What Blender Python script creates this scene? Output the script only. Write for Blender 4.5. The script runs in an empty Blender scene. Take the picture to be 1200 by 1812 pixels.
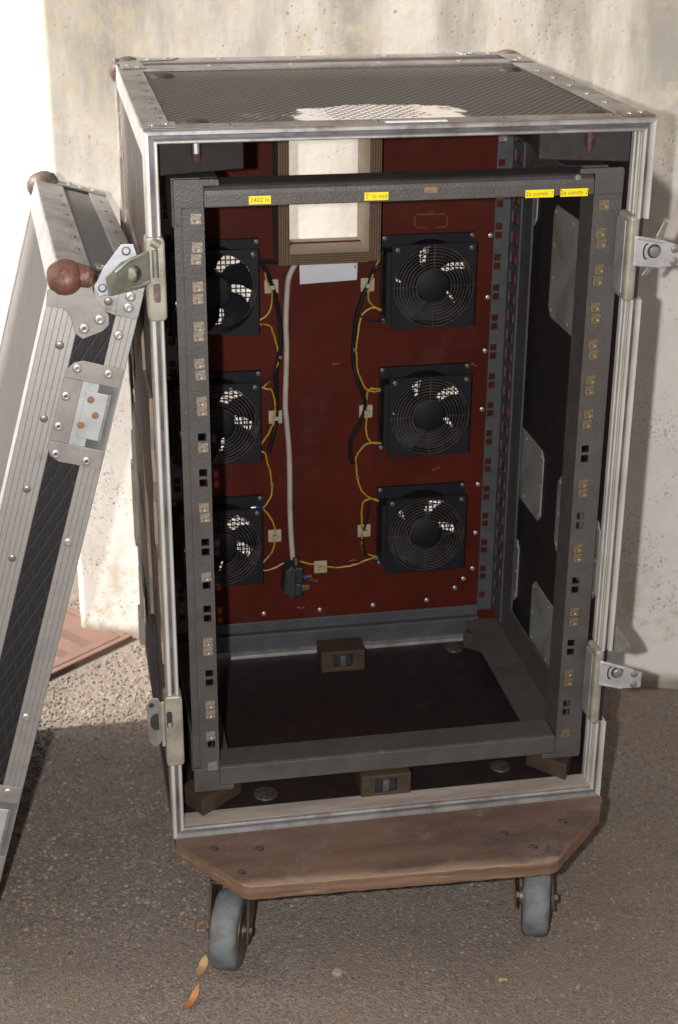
import bpy, bmesh, math, random
from mathutils import Vector, Matrix, Euler
random.seed(7)
S = bpy.context.scene
COL = S.collection
V = Vector
PI = math.pi

# ------------------------------------------------------------------ camera
cd = bpy.data.cameras.new('camera'); cam = bpy.data.objects.new('camera', cd); COL.objects.link(cam)
yaw, pitch, roll = 0.1853, 0.4090, 0.0066
fw = V((math.sin(yaw)*math.cos(pitch), math.cos(yaw)*math.cos(pitch), -math.sin(pitch)))
rt = V((math.cos(yaw), -math.sin(yaw), 0)); up = rt.cross(fw)
r2 = rt*math.cos(roll) + up*math.sin(roll); u2 = -rt*math.sin(roll) + up*math.cos(roll)
CAM = V((-0.3841, -1.6705, 1.3170))
Mc = Matrix((r2, u2, -fw)).transposed().to_4x4(); Mc.translation = CAM
cam.matrix_world = Mc
cd.sensor_fit = 'VERTICAL'; cd.sensor_height = 23.6; cd.sensor_width = 15.6
cd.lens = 2794.5/1812*23.6
cd.clip_start = 0.02; cd.clip_end = 500
cd.dof.use_dof = True; cd.dof.focus_distance = 1.85; cd.dof.aperture_fstop = 6.3
S.camera = cam

# ------------------------------------------------------------------ sky, sun, flash, exposure
SUN_AZ = V((-0.999, 0.03)); SUN_EL = math.radians(39)
w = bpy.data.worlds.new('World'); S.world = w; w.use_nodes = True
nt = w.node_tree; bg = nt.nodes['Background']
sky = nt.nodes.new('ShaderNodeTexSky'); sky.sky_type = 'NISHITA'; sky.sun_disc = False
sky.sun_elevation = SUN_EL; sky.sun_rotation = math.atan2(SUN_AZ.x, SUN_AZ.y)
sky.dust_density = 4.0; sky.air_density = 1.0; sky.ozone_density = 0.6
nt.links.new(sky.outputs[0], bg.inputs[0]); bg.inputs[1].default_value = 0.07
sd = bpy.data.lights.new('sun', 'SUN'); sun = bpy.data.objects.new('sun', sd); COL.objects.link(sun)
sd.energy = 3.45; sd.angle = math.radians(3.0); sd.color = (1.0, 0.965, 0.93)
sdir = V((SUN_AZ.x, SUN_AZ.y, 0)).normalized()*math.cos(SUN_EL) + V((0, 0, math.sin(SUN_EL)))
sun.rotation_euler = sdir.to_track_quat('Z', 'Y').to_euler()
fd = bpy.data.lights.new('camera_flash', 'POINT'); fl = bpy.data.objects.new('camera_flash', fd); COL.objects.link(fl)
fd.energy = 46.0; fd.shadow_soft_size = 0.012; fd.color = (1.0, 0.965, 0.95)
fl.location = CAM - r2*0.088 + fw*0.03 + u2*0.01
S.view_settings.view_transform = 'Standard'; S.view_settings.look = 'None'
S.view_settings.exposure = 1.75; S.view_settings.gamma = 1.0
S.render.engine = 'CYCLES'

# ------------------------------------------------------------------ materials
def nodes(m):
    m.use_nodes = True
    t = m.node_tree; return t, t.nodes, t.links, t.nodes['Principled BSDF']
def math_n(t, op, a, b=None, clamp=False):
    n = t.nodes.new('ShaderNodeMath'); n.operation = op; n.use_clamp = clamp
    for i, x in enumerate((a, b)):
        if x is None: continue
        if isinstance(x, (int, float)): n.inputs[i].default_value = x
        else: t.links.new(x, n.inputs[i])
    return n.outputs[0]
def mixc(t, fac, a, b):
    n = t.nodes.new('ShaderNodeMix'); n.data_type = 'RGBA'
    for i, x in ((0, fac), (6, a), (7, b)):
        if isinstance(x, (int, float)): n.inputs[i].default_value = x
        elif isinstance(x, tuple): n.inputs[i].default_value = (*x, 1)
        else: t.links.new(x, n.inputs[i])
    return n.outputs[2]
def ramp(t, x, lo, hi):
    n = t.nodes.new('ShaderNodeMapRange'); n.interpolation_type = 'SMOOTHSTEP'
    t.links.new(x, n.inputs[0]); n.inputs[1].default_value = lo; n.inputs[2].default_value = hi
    return n.outputs[0]
def coords(t, stretch=None, kind='Object'):
    c = t.nodes.new('ShaderNodeTexCoord').outputs[kind]
    if stretch:
        m = t.nodes.new('ShaderNodeMapping'); m.inputs['Scale'].default_value = stretch
        t.links.new(c, m.inputs[0]); c = m.outputs[0]
    return c
def noise(t, c, scale, detail=5, rough=.6, dist=0):
    n = t.nodes.new('ShaderNodeTexNoise'); t.links.new(c, n.inputs['Vector'])
    n.inputs['Scale'].default_value = scale; n.inputs['Detail'].default_value = detail
    n.inputs['Roughness'].default_value = rough; n.inputs['Distortion'].default_value = dist
    return n.outputs['Fac']
def voro(t, c, scale, feat='F1', out='Distance'):
    n = t.nodes.new('ShaderNodeTexVoronoi'); t.links.new(c, n.inputs['Vector']); n.feature = feat
    n.inputs['Scale'].default_value = scale
    return n.outputs[out]
def bump(t, b, h, strength, dist=.001):
    n = t.nodes.new('ShaderNodeBump'); n.inputs['Strength'].default_value = strength
    n.inputs['Distance'].default_value = dist
    t.links.new(h, n.inputs['Height']); t.links.new(n.outputs[0], b.inputs['Normal']); return n
def mat(name, c1, c2=None, scale=25, rough=.5, metal=0., bstr=0, bscale=200, bdist=.001, dirt=None, dscale=40, dlo=.55, dhi=.7,
        stretch=None, rvar=.12, spec=None):
    m = bpy.data.materials.new(name); t, n, l, b = nodes(m)
    c = coords(t, stretch)
    col = None
    if c2:
        f = ramp(t, noise(t, c, scale), .36, .66); col = mixc(t, f, c1, c2)
    if dirt:
        f2 = ramp(t, noise(t, c, dscale, 8, .7), dlo, dhi); col = mixc(t, f2, col if col else c1, dirt)
        mm = math_n(t, 'MULTIPLY', f2, -1.0); mm = math_n(t, 'ADD', mm, 1.0)
        if metal: l.new(math_n(t, 'MULTIPLY', mm, metal), b.inputs['Metallic'])
    if col: l.new(col, b.inputs['Base Color'])
    else: b.inputs['Base Color'].default_value = (*c1, 1)
    if not (dirt and metal): b.inputs['Metallic'].default_value = metal
    r = noise(t, c, scale*2.3, 6)
    r = math_n(t, 'MULTIPLY_ADD', r, rvar*2); r.node.inputs[2].default_value = rough - rvar
    l.new(r, b.inputs['Roughness'])
    if spec is not None: b.inputs['Specular IOR Level'].default_value = spec
    if bstr: bump(t, b, noise(t, c, bscale, 4, .6), bstr, bdist)
    return m

ALU = mat('weathered_aluminium', (.37, .36, .345), (.25, .243, .23), 26, .5, .55, .35, 300, .0006, (.13, .11, .09), 26, .52, .70, (1, 1, 1))
ALU_D = mat('grimy_aluminium', (.25, .232, .215), (.16, .147, .137), 30, .5, .55, .3, 200, .0005, (.10, .075, .06), 30, .52, .7)
ALU_B = mat('pale_aluminium', (.60, .585, .545), (.50, .48, .43), 14, .45, .45, .15, 200, .0004, (.33, .27, .19), 16, .56, .75)
DARKGRV = mat('grey_groove', (.12, .12, .135), (.06, .06, .07), 30, .5, .4)
STEEL = mat('zinc_latch_steel', (.30, .30, .265), (.19, .195, .165), 40, .42, .55, .3, 150, .0006, (.15, .11, .07), 45, .58, .74)
STEELB = mat('bright_zinc_steel', (.62, .64, .66), (.48, .50, .52), 40, .36, .65, .2, 150, .0005, (.22, .18, .13), 50, .6, .76)
CREAMST = mat('yellowed_zinc', (.37, .345, .275), (.25, .23, .18), 40, .42, .4, .2, 150, .0005, (.17, .12, .08), 45, .57, .74)
DISHG = mat('grey_dish_steel', (.36, .35, .335), (.26, .25, .24), 30, .42, .5, .2, 150, .0005, (.17, .14, .11), 35, .58, .74)
DISHL = mat('tarnished_dish_steel', (.285, .265, .24), (.22, .205, .185), 26, .45, .35, .2, 150, .0005, (.15, .125, .10), 30, .58, .75)
TRAYM = mat('bluish_zinc_tray', (.46, .48, .475), (.36, .38, .375), 30, .38, .35, .2, 150, .0005, (.20, .17, .14), 35, .57, .74)
PLATE = mat('dull_aluminium_plate', (0.2877, 0.2877, 0.2623), (0.2071, 0.2071, 0.1858), 22, .55, .35, .2, 260, .0004, (0.1150, 0.0978, 0.0765), 18, .55, .75)
RIV = mat('bright_rivet', (.50, .49, .465), (.33, .32, .30), 90, .36, .65, 0, 200, .001, (.18, .15, .12), 120, .55, .7)
RIVD = mat('dull_rivet', (0.2520, 0.2400, 0.2220), (0.1560, 0.1440, 0.1260), 90, .4, .6)
RUSTHOLE = mat('rusty_spot', (.26, .13, .07), (.17, .09, .05), 200, .8)
BALL = mat('rusted_ball_corner', (.155, .066, .042), (.080, .036, .026), 60, .5, .1, .6, 140, .0012, (.27, .17, .13), 60, .52, .70)
BALLG = mat('worn_ball_corner', (.115, .075, .06), (.06, .04, .034), 60, .52, .2, .6, 140, .0012, (.28, .24, .21), 45, .5, .7)
HAMMER = mat('grey_hammer_paint', (0.0715, 0.0653, 0.0597), (0.0563, 0.0511, 0.0464), 30, .48, .1, .9, 420, .0007, (0.0906, 0.0639, 0.0426), 16, .6, .8)
HAMMERB = mat('blue_grey_rear_paint', (0.0570, 0.0590, 0.0626), (0.0435, 0.0448, 0.0476), 30, .5, .1, .5, 420, .0006, (0.0706, 0.0580, 0.0501), 16, .58, .8)
INNER = mat('dark_inner_lining', (.013, .0095, .0105), (.009, .007, .0085), 20, .55, 0, .3, 150, .0004, (.025, .02, .018), 26, .6, .8)
FLOORM = mat('dusty_dark_floor', (0.0180, 0.0114, 0.0108), (0.0126, 0.0084, 0.0084), 24, .5, 0, .3, 150, .0005, (0.0510, 0.0372, 0.0300), 14, .60, .82, spec=.3)
RED = mat('dark_red_panel', (.062, .0092, .0045), (.046, .0066, .0034), 7, .55, 0, .25, 260, .0004, (.060, .0165, .0105), 11, .50, .74, spec=.10)
PLY = mat('tan_plywood', (0.2592, 0.1944, 0.1368), (0.1872, 0.1368, 0.0936), 14, .75, 0, .5, 120, .001, (0.1152, 0.0864, 0.0648), 20, .56, .72, (1, 1, .12))
TORN = mat('torn_grey_wood', (.33, .28, .23), (.15, .125, .105), 40, .85, 0, .9, 90, .003, (.36, .33, .30), 45, .52, .66, (1, 1, .2))
BLACKW = mat('matt_black', (.03, .026, .024), (.015, .013, .013), 60, .8)
RUBBER = mat('brown_rubber_block', (0.0404, 0.0238, 0.0124), (0.0261, 0.0156, 0.0090), 40, .7, 0, .5, 120, .001, (0.0618, 0.0369, 0.0207), 40, .55, .72)
BLKRUB = mat('black_rubber', (.016, .016, .017), (.009, .009, .01), 60, .6, 0, .3, 120)
FANBLK = mat('dusty_black_plastic', (.0075, .0085, .011), (.005, .0055, .0075), 40, .6, 0, .3, 200, .0005, (.016, .0135, .0115), 30, .52, .75, spec=.22)
FANGRL = mat('dusty_guard_wire', (0.0680, 0.0527, 0.0442), (0.0238, 0.0213, 0.0204), 35, .5, .2, spec=.3)
WHITEP = mat('white_paper', (0.4588, 0.4650, 0.4836), (0.4092, 0.4092, 0.4216), 12, .7)
YEL = mat('yellow_label_tape', (.84, .66, .012), (.76, .58, .01), 30, .4)
TAPE = mat('old_masking_tape', (0.2160, 0.1560, 0.0780), (0.1440, 0.1020, 0.0540), 60, .7)
INK = mat('dark_ink', (.10, .085, .02), None, 10, .5)
CABW = mat('dirty_white_flex', (0.3360, 0.2820, 0.2460), (0.2760, 0.2280, 0.1980), 30, .5)
CABK = mat('black_flex', (.006, .0062, .007), None, 10, .5, spec=.2)
BLUEC = mat('blue_crimp', (.03, .06, .28), (.02, .04, .2), 60, .4)
TIEM = mat('cream_cable_pad', (0.2925, 0.2600, 0.1755), (0.2470, 0.2145, 0.1430), 60, .5)
BRASS = mat('brass_pin', (0.2380, 0.1680, 0.0770), (0.1750, 0.1190, 0.0560), 60, .4, .7)
ZINCY = mat('yellow_zinc_nut', (.34, .285, .18), (.20, .165, .105), 320, .3, .75, .3, 300, .0006, (.10, .065, .04), 260, .54, .68)
ZINCG = mat('grey_zinc_nut', (.40, .36, .29), (.25, .22, .18), 320, .33, .65, .3, 300, .0006, (.17, .085, .05), 260, .55, .68)
VOID = mat('nut_bore', (.02, .018, .016), None, 10, .7)
WHEEL = mat('grey_blue_tyre', (0.1344, 0.1488, 0.1490), (0.0984, 0.1092, 0.1106), 40, .7, 0, .8, 220, .0009, (0.0960, 0.0804, 0.0640), 34, .44, .64)
FORK = mat('rusty_fork_steel', (0.1200, 0.0900, 0.0660), (0.0720, 0.0510, 0.0360), 30, .5, .5, .4, 150, .0008)
CHALK = mat('faint_chalk', (0.1190, 0.0420, 0.0350), (0.0910, 0.0245, 0.0196), 80, .9)
LEAF = mat('dry_leaf', (.42, .19, .06), (.30, .12, .04), 60, .7, 0, .4, 200)
LEAFP = mat('pale_dry_leaf', (.46, .31, .16), (.36, .22, .10), 60, .7, 0, .4, 200)
BLOCKM = mat('brown_blocker', (.27, .18, .12), (.22, .15, .10), 3, .9)  # for the unseen blockers added at the left and right
BAFFLEM = mat('brown_baffle', (.30, .20, .13), (.22, .15, .10), 3, .8)  # for the unseen slab added overhead, brown for a warm bounce
YARD = mat('pale_concrete_yard', (.72, .70, .66), (.66, .64, .60), 2, .9)

def strand_mat():
    m = bpy.data.materials.new('green_yellow_earth_wire'); t, n, l, b = nodes(m)
    f = ramp(t, noise(t, coords(t), 160, 2), .56, .66)
    l.new(mixc(t, f, (.33, .205, .012), (.09, .10, .018)), b.inputs['Base Color']); b.inputs['Roughness'].default_value = .4
    return m
EARTH = strand_mat()

def endgrain():
    m = bpy.data.materials.new('layered_ply_edge'); t, n, l, b = nodes(m)
    c = coords(t); s = n.new('ShaderNodeSeparateXYZ'); l.new(c, s.inputs[0])
    at = n.new('ShaderNodeAttribute'); at.attribute_name = 'ply'
    k = math_n(t, 'PINGPONG', math_n(t, 'MULTIPLY', at.outputs['Fac'], 4.5), .5)
    f = ramp(t, k, .17, .30)
    nz = ramp(t, noise(t, c, 120), .3, .7)
    l.new(mixc(t, f, mixc(t, nz, (.030, .016, .009), (.044, .024, .013)), mixc(t, nz, (.135, .074, .032), (.085, .047, .021))), b.inputs['Base Color'])
    b.inputs['Roughness'].default_value = .75
    bump(t, b, k, .3, .001)
    return m
PLYEDGE = endgrain()
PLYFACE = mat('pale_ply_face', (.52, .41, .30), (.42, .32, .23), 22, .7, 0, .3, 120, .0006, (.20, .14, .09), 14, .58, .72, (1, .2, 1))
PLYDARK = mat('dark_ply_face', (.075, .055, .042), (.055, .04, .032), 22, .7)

def diamond(name, base, line, axes, p=.0115, k=.58, rough=.45, patch=False, groove=.6, dirt=(.16, .14, .12), dl=.56, dh=.72, spec=.5):
    m = bpy.data.materials.new(name); t, n, l, b = nodes(m)
    c = coords(t); s = n.new('ShaderNodeSeparateXYZ'); l.new(c, s.inputs[0])
    a, bb = [s.outputs['XYZ'.index(x.upper())] for x in axes]
    ax = math_n(t, 'MULTIPLY', a, 1/p); by = math_n(t, 'MULTIPLY', bb, k/p)
    u = math_n(t, 'PINGPONG', math_n(t, 'ADD', ax, by), .5); v = math_n(t, 'PINGPONG', math_n(t, 'SUBTRACT', ax, by), .5)
    h = math_n(t, 'MINIMUM', u, v); hs = ramp(t, h, .02, .14)
    nz = noise(t, c, 16, 8, .7)
    col = mixc(t, hs, line, base)
    col = mixc(t, math_n(t, 'MULTIPLY', ramp(t, nz, dl, dh), .55), col, dirt)
    if patch:                                  # worn remains of white paint
        dx = math_n(t, 'DIVIDE', math_n(t, 'ADD', a, .012), .098); dy = math_n(t, 'DIVIDE', math_n(t, 'ADD', bb, .190), .064)
        d = math_n(t, 'ADD', math_n(t, 'MULTIPLY', dx, dx), math_n(t, 'MULTIPLY', dy, dy))
        d = math_n(t, 'ADD', d, math_n(t, 'MULTIPLY', math_n(t, 'SUBTRACT', noise(t, c, 32, 8, .78), .5), 2.3))
        n2 = noise(t, c, 60, 6, .75)
        body = math_n(t, 'SUBTRACT', 1.0, ramp(t, d, .92, 1.12))
        ends = ramp(t, math_n(t, 'ABSOLUTE', math_n(t, 'ADD', dx, .08)), .35, .95)
        front = math_n(t, 'SUBTRACT', 1.0, ramp(t, dy, -.75, -.15))
        dens = math_n(t, 'ADD', math_n(t, 'MULTIPLY', ends, .38), math_n(t, 'MULTIPLY', front, .22))
        dens = math_n(t, 'ADD', math_n(t, 'ADD', dens, .10), math_n(t, 'MULTIPLY', math_n(t, 'SUBTRACT', n2, .5), 1.2))
        cellw = math_n(t, 'MULTIPLY', ramp(t, h, .07, .17), ramp(t, dens, -.16, .0))
        soli = ramp(t, dens, .14, .30)
        pm = math_n(t, 'MULTIPLY', body, math_n(t, 'MAXIMUM', cellw, soli))
        # a few scratches left of it
        ex = math_n(t, 'DIVIDE', math_n(t, 'ADD', a, .150), .026); ey = math_n(t, 'DIVIDE', math_n(t, 'ADD', bb, .190), .030)
        e = math_n(t, 'ADD', math_n(t, 'MULTIPLY', ex, ex), math_n(t, 'MULTIPLY', ey, ey))
        e = math_n(t, 'SUBTRACT', 1.0, ramp(t, e, .6, 1.1))
        sc = math_n(t, 'MULTIPLY', e, math_n(t, 'SUBTRACT', 1.0, ramp(t, h, .03, .07)))
        sc = math_n(t, 'MULTIPLY', sc, ramp(t, noise(t, c, 60, 2), .45, .55))
        col = mixc(t, pm, col, mixc(t, nz, (.92, .91, .88), (.80, .76, .68)))
        col = mixc(t, sc, col, (.52, .42, .33))
    l.new(col, b.inputs['Base Color'])
    r = math_n(t, 'MULTIPLY_ADD', nz, .25); r.node.inputs[2].default_value = rough - .1
    l.new(r, b.inputs['Roughness']); b.inputs['Specular IOR Level'].default_value = spec
    hh = math_n(t, 'ADD', hs, math_n(t, 'MULTIPLY', noise(t, c, 350, 3), .25))
    bump(t, b, hh, groove, .0009)
    return m
LAM_TOP = diamond('grey_diamond_laminate', (.036, .033, .031), (.190, .172, .152), 'xy', .0118, .72, .60, True, dirt=(.105, .092, .08), dl=.50, dh=.72, spec=.28)
LAM_BAND = diamond('grey_diamond_band', (.036, .033, .032), (.065, .058, .052), 'xy', .0125, .60, .6, dirt=(.08, .07, .06), spec=.25)
LAM_LID = diamond('black_diamond_laminate', (.009, .008, .009), (.021, .019, .0195), 'xz', .0125, .36, .55, dirt=(.03, .027, .026), spec=.35)
LAM_LIDT = diamond('pale_diamond_laminate', (.082, .077, .073), (.20, .188, .175), 'xy', .0070, 1.2, .55, spec=.3)  # lid top band, paler than the bands on its sides
LAM_LIDF = diamond('sky_paled_laminate', (.150, .137, .127), (.215, .195, .18), 'yz', .011, .25, .58, spec=.25)  # dark laminate coloured pale to stand for sky glancing off it
LAM_SIDE = diamond('tan_worn_laminate', (.105, .088, .073), (.165, .139, .115), 'yz', .012, .4, .6, dirt=(.25, .21, .17), dl=.5, dh=.62, spec=.2)

def rib_mat(name, ax, src=(.44, .43, .41), dark=(.31, .30, .28), p=.0062, rough=.42, metal=.75):
    m = bpy.data.materials.new(name); t, n, l, b = nodes(m)
    c = coords(t); s = n.new('ShaderNodeSeparateXYZ'); l.new(c, s.inputs[0])
    k = math_n(t, 'PINGPONG', math_n(t, 'MULTIPLY', s.outputs['XYZ'.index(ax)], 1/p), .5)
    g = ramp(t, k, .0, .085)
    f = ramp(t, noise(t, c, 16, 8, .7), .38, .64)
    d = ramp(t, noise(t, c, 40, 8, .7), .56, .72)
    col = mixc(t, f, src, dark); col = mixc(t, math_n(t, 'MULTIPLY', d, .5), col, (.20, .17, .14))
    col = mixc(t, math_n(t, 'MULTIPLY', math_n(t, 'SUBTRACT', 1.0, g), .20), col, (.20, .185, .17))
    l.new(col, b.inputs['Base Color'])
    b.inputs['Metallic'].default_value = metal
    r = math_n(t, 'MULTIPLY_ADD', f, .16); r.node.inputs[2].default_value = rough - .06; l.new(r, b.inputs['Roughness'])
    bump(t, b, math_n(t, 'ADD', g, math_n(t, 'MULTIPLY', noise(t, c, 300, 3), .2)), .5, .0007)
    return m
RIBX = rib_mat('ribbed_aluminium_x', 'X'); RIBY = rib_mat('ribbed_aluminium_y', 'Y'); RIBZ = rib_mat('ribbed_aluminium_z', 'Z')
RIBXD = rib_mat('tarnished_ribbed_aluminium', 'X', (.33, .315, .29), (.22, .208, .19), metal=.5)
RIBYD = rib_mat('grimy_ribbed_aluminium', 'Y', (.26, .235, .215), (.17, .153, .138), metal=.4)

def board_mat():
    m = bpy.data.materials.new('worn_brown_board'); t, n, l, b = nodes(m)
    c = coords(t); cs = coords(t, (.35, 1.6, 1))
    f = ramp(t, noise(t, cs, 14, 8, .65), .35, .65); g = ramp(t, noise(t, c, 28, 8, .75), .52, .70)
    hole = ramp(t, noise(t, c, 19, 6, .65), .62, .67)
    col = mixc(t, f, (.085, .052, .037), (.135, .083, .058)); col = mixc(t, g, col, (.150, .115, .092))
    col = mixc(t, hole, col, (.055, .056, .066))
    sx = n.new('ShaderNodeSeparateXYZ'); gp_ = n.new('ShaderNodeNewGeometry'); l.new(gp_.outputs['Position'], sx.inputs[0])
    ed = math_n(t, 'ADD', math_n(t, 'ADD', sx.outputs[1], .1280), math_n(t, 'MULTIPLY', sx.outputs[0], .0375))   # distance from the worn front lip
    ed = math_n(t, 'ADD', ed, math_n(t, 'MULTIPLY', math_n(t, 'SUBTRACT', noise(t, cs, 30, 6, .7), .5), .035))
    e = math_n(t, 'SUBTRACT', 1.0, ramp(t, ed, .002, .020))
    col = mixc(t, math_n(t, 'MULTIPLY', e, .9), col, (.27, .195, .135))
    dk = ramp(t, noise(t, c, 9, 7, .7), .50, .66); col = mixc(t, math_n(t, 'MULTIPLY', dk, .62), col, (.055, .043, .037))
    fl_ = ramp(t, noise(t, c, 130, 3, .6), .62, .70); col = mixc(t, math_n(t, 'MULTIPLY', fl_, .5), col, (.16, .12, .09))
    l.new(col, b.inputs['Base Color']); b.inputs['Roughness'].default_value = .6
    bump(t, b, math_n(t, 'ADD', noise(t, cs, 60, 6), math_n(t, 'MULTIPLY', hole, -1.0)), .5, .0015)
    return m
BOARD = board_mat()
BOARDE = mat('bare_board_edge', (0.1782, 0.1040, 0.0594), (0.1114, 0.0632, 0.0371), 30, .8, 0, .7, 90, .0015, (0.2450, 0.1782, 0.1262), 40, .56, .72, (.25, .25, 5))

def wall_mat():
    m = bpy.data.materials.new('stained_cream_render'); t, n, l, b = nodes(m)
    gp_ = n.new('ShaderNodeNewGeometry'); c = gp_.outputs['Position']
    s = n.new('ShaderNodeSeparateXYZ'); l.new(c, s.inputs[0]); z = s.outputs[2]; x = s.outputs[0]
    mp = n.new('ShaderNodeMapping'); mp.inputs['Scale'].default_value = (2.8, 2.8, .62); l.new(c, mp.inputs[0]); cs = mp.outputs[0]
    big = noise(t, c, 4.5, 9, .68)
    col = mixc(t, ramp(t, big, .36, .66), (.66, .625, .58), (.56, .525, .475))
    # weathered upper zone: grime, run-off streaks, paler runs; darkened overall to curb strong sun
    zz = math_n(t, 'ADD', z, math_n(t, 'MULTIPLY', math_n(t, 'SUBTRACT', noise(t, c, 3.5, 6, .65), .5), .45))
    hi = ramp(t, zz, .52, 1.02)
    st = noise(t, cs, 3.1, 7, .62)
    grime = mixc(t, ramp(t, st, .38, .60), (.415, .388, .338), (.215, .20, .173))
    grime = mixc(t, ramp(t, noise(t, c, 13, 9, .75), .48, .68), grime, (.35, .305, .225))
    col = mixc(t, math_n(t, 'MULTIPLY', hi, .95), col, grime)
    ul = math_n(t, 'MULTIPLY', math_n(t, 'SUBTRACT', 1.0, ramp(t, x, -.30, -.02)), ramp(t, z, .62, .95))
    ua = ramp(t, noise(t, c, 38, 8, .8), .47, .60)
    col = mixc(t, math_n(t, 'MULTIPLY', math_n(t, 'MULTIPLY', ul, ua), .6), col, (.36, .31, .20))
    # ochre algae: upper left and along the foot
    och = ramp(t, noise(t, c, 9, 9, .78), .50, .64)
    foot = math_n(t, 'SUBTRACT', 1.0, ramp(t, z, .05, .27))
    col = mixc(t, math_n(t, 'MULTIPLY', math_n(t, 'MULTIPLY', och, foot), .62), col, (.33, .265, .13))
    # fine pores and flecks
    po = math_n(t, 'SUBTRACT', 1.0, ramp(t, voro(t, c, 95), .10, .22))
    po = math_n(t, 'MULTIPLY', po, ramp(t, noise(t, c, 8, 4), .50, .62))
    col = mixc(t, math_n(t, 'MULTIPLY', po, .5), col, (.20, .165, .12))
    fl_ = math_n(t, 'SUBTRACT', 1.0, ramp(t, voro(t, c, 21), .05, .075))
    fl_ = math_n(t, 'MULTIPLY', fl_, ramp(t, noise(t, c, 31, 2), .52, .58))
    col = mixc(t, math_n(t, 'MULTIPLY', fl_, .6), col, (.17, .125, .085))
    # black mould dots in clusters low down
    sp = math_n(t, 'SUBTRACT', 1.0, ramp(t, noise(t, c, 240, 2, .5), .35, .41))
    sp = math_n(t, 'MULTIPLY', sp, ramp(t, noise(t, c, 8.5, 6, .75), .46, .60))
    low = math_n(t, 'SUBTRACT', 1.0, ramp(t, z, .34, .70))
    col = mixc(t, math_n(t, 'MULTIPLY', math_n(t, 'MULTIPLY', sp, low), .68), col, (.05, .045, .03))
    tp = ramp(t, noise(t, c, 24, 6, .75), .54, .62); tph = ramp(t, zz, 1.08, 1.2)
    col = mixc(t, math_n(t, 'MULTIPLY', math_n(t, 'MULTIPLY', tp, tph), .75), col, (.13, .115, .085))
    ft = math_n(t, 'SUBTRACT', 1.0, ramp(t, math_n(t, 'ADD', z, math_n(t, 'MULTIPLY', noise(t, c, 14, 5), .05)), .03, .055))
    col = mixc(t, math_n(t, 'MULTIPLY', ft, .75), col, (.17, .145, .08))
    l.new(col, b.inputs['Base Color']); b.inputs['Roughness'].default_value = .92; b.inputs['Specular IOR Level'].default_value = .2
    h = math_n(t, 'ADD', noise(t, c, 26, 8, .7), math_n(t, 'MULTIPLY', po, -.4))
    bump(t, b, h, .35, .003)
    return m
WALLM = wall_mat()

def ground_mat(name='worn_tarmac', stone=False):
    m = bpy.data.materials.new(name); t, n, l, b = nodes(m)
    c = coords(t, kind='Object')
    v = voro(t, c, 300, out='Color'); sh = n.new('ShaderNodeSeparateColor'); l.new(v, sh.inputs[0])
    col = mixc(t, sh.outputs[0], (.135, .112, .092), (.265, .222, .184))
    col = mixc(t, ramp(t, noise(t, c, 5, 6), .36, .68), col, (.205, .162, .126))
    gr_ = noise(t, c, 170, 4, .7); col = mixc(t, ramp(t, gr_, .54, .68), col, (.315, .262, .208)); col = mixc(t, math_n(t, 'SUBTRACT', 1.0, ramp(t, gr_, .30, .44)), col, (.075, .06, .05))
    br = ramp(t, noise(t, c, 85, 3), .62, .72); col = mixc(t, math_n(t, 'MULTIPLY', br, .5), col, (.30, .20, .13))
    ms = ramp(t, noise(t, c, 7, 6, .7), .58, .70); col = mixc(t, math_n(t, 'MULTIPLY', ms, .4), col, (.13, .122, .08))
    bl_ = noise(t, c, 1.9, 7, .65); col = mixc(t, math_n(t, 'MULTIPLY', ramp(t, bl_, .46, .62), .35), col, (.115, .092, .074))
    l.new(col, b.inputs['Base Color']); b.inputs['Roughness'].default_value = .85; b.inputs['Specular IOR Level'].default_value = .3
    d = voro(t, c, 330); d2 = noise(t, c, 520, 3, .7)
    h = math_n(t, 'ADD', math_n(t, 'MULTIPLY', d, -.8), math_n(t, 'MULTIPLY', d2, .9))
    h = math_n(t, 'ADD', h, math_n(t, 'MULTIPLY', noise(t, c, 60, 5, .7), .9))
    bump(t, b, h, .75, .003)
    return m
GROUNDM = ground_mat()
def stone_mat():
    m = bpy.data.materials.new('tarmac_chippings'); t, n, l, b = nodes(m)
    g = n.new('ShaderNodeNewGeometry'); rr = g.outputs['Random Per Island']
    cr = n.new('ShaderNodeValToRGB'); l.new(rr, cr.inputs[0]); e = cr.color_ramp.elements
    e[0].color = (.10, .086, .073, 1); e[1].color = (.26, .226, .192, 1)
    for p, cc in ((.35, (.15, .127, .104)), (.6, (.20, .164, .13)), (.86, (.19, .135, .095))):
        x = e.new(p); x.color = (*cc, 1)
    l.new(cr.outputs[0], b.inputs['Base Color']); b.inputs['Roughness'].default_value = .85; b.inputs['Specular IOR Level'].default_value = .3
    return m
STONE = stone_mat()
GRATE = mat('pink_rusty_iron', (0.1624, 0.0941, 0.0675), (0.1353, 0.0744, 0.0516), 16, .8, 0, .5, 200, .001, (0.1894, 0.1400, 0.0992), 24, .55, .72)

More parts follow.
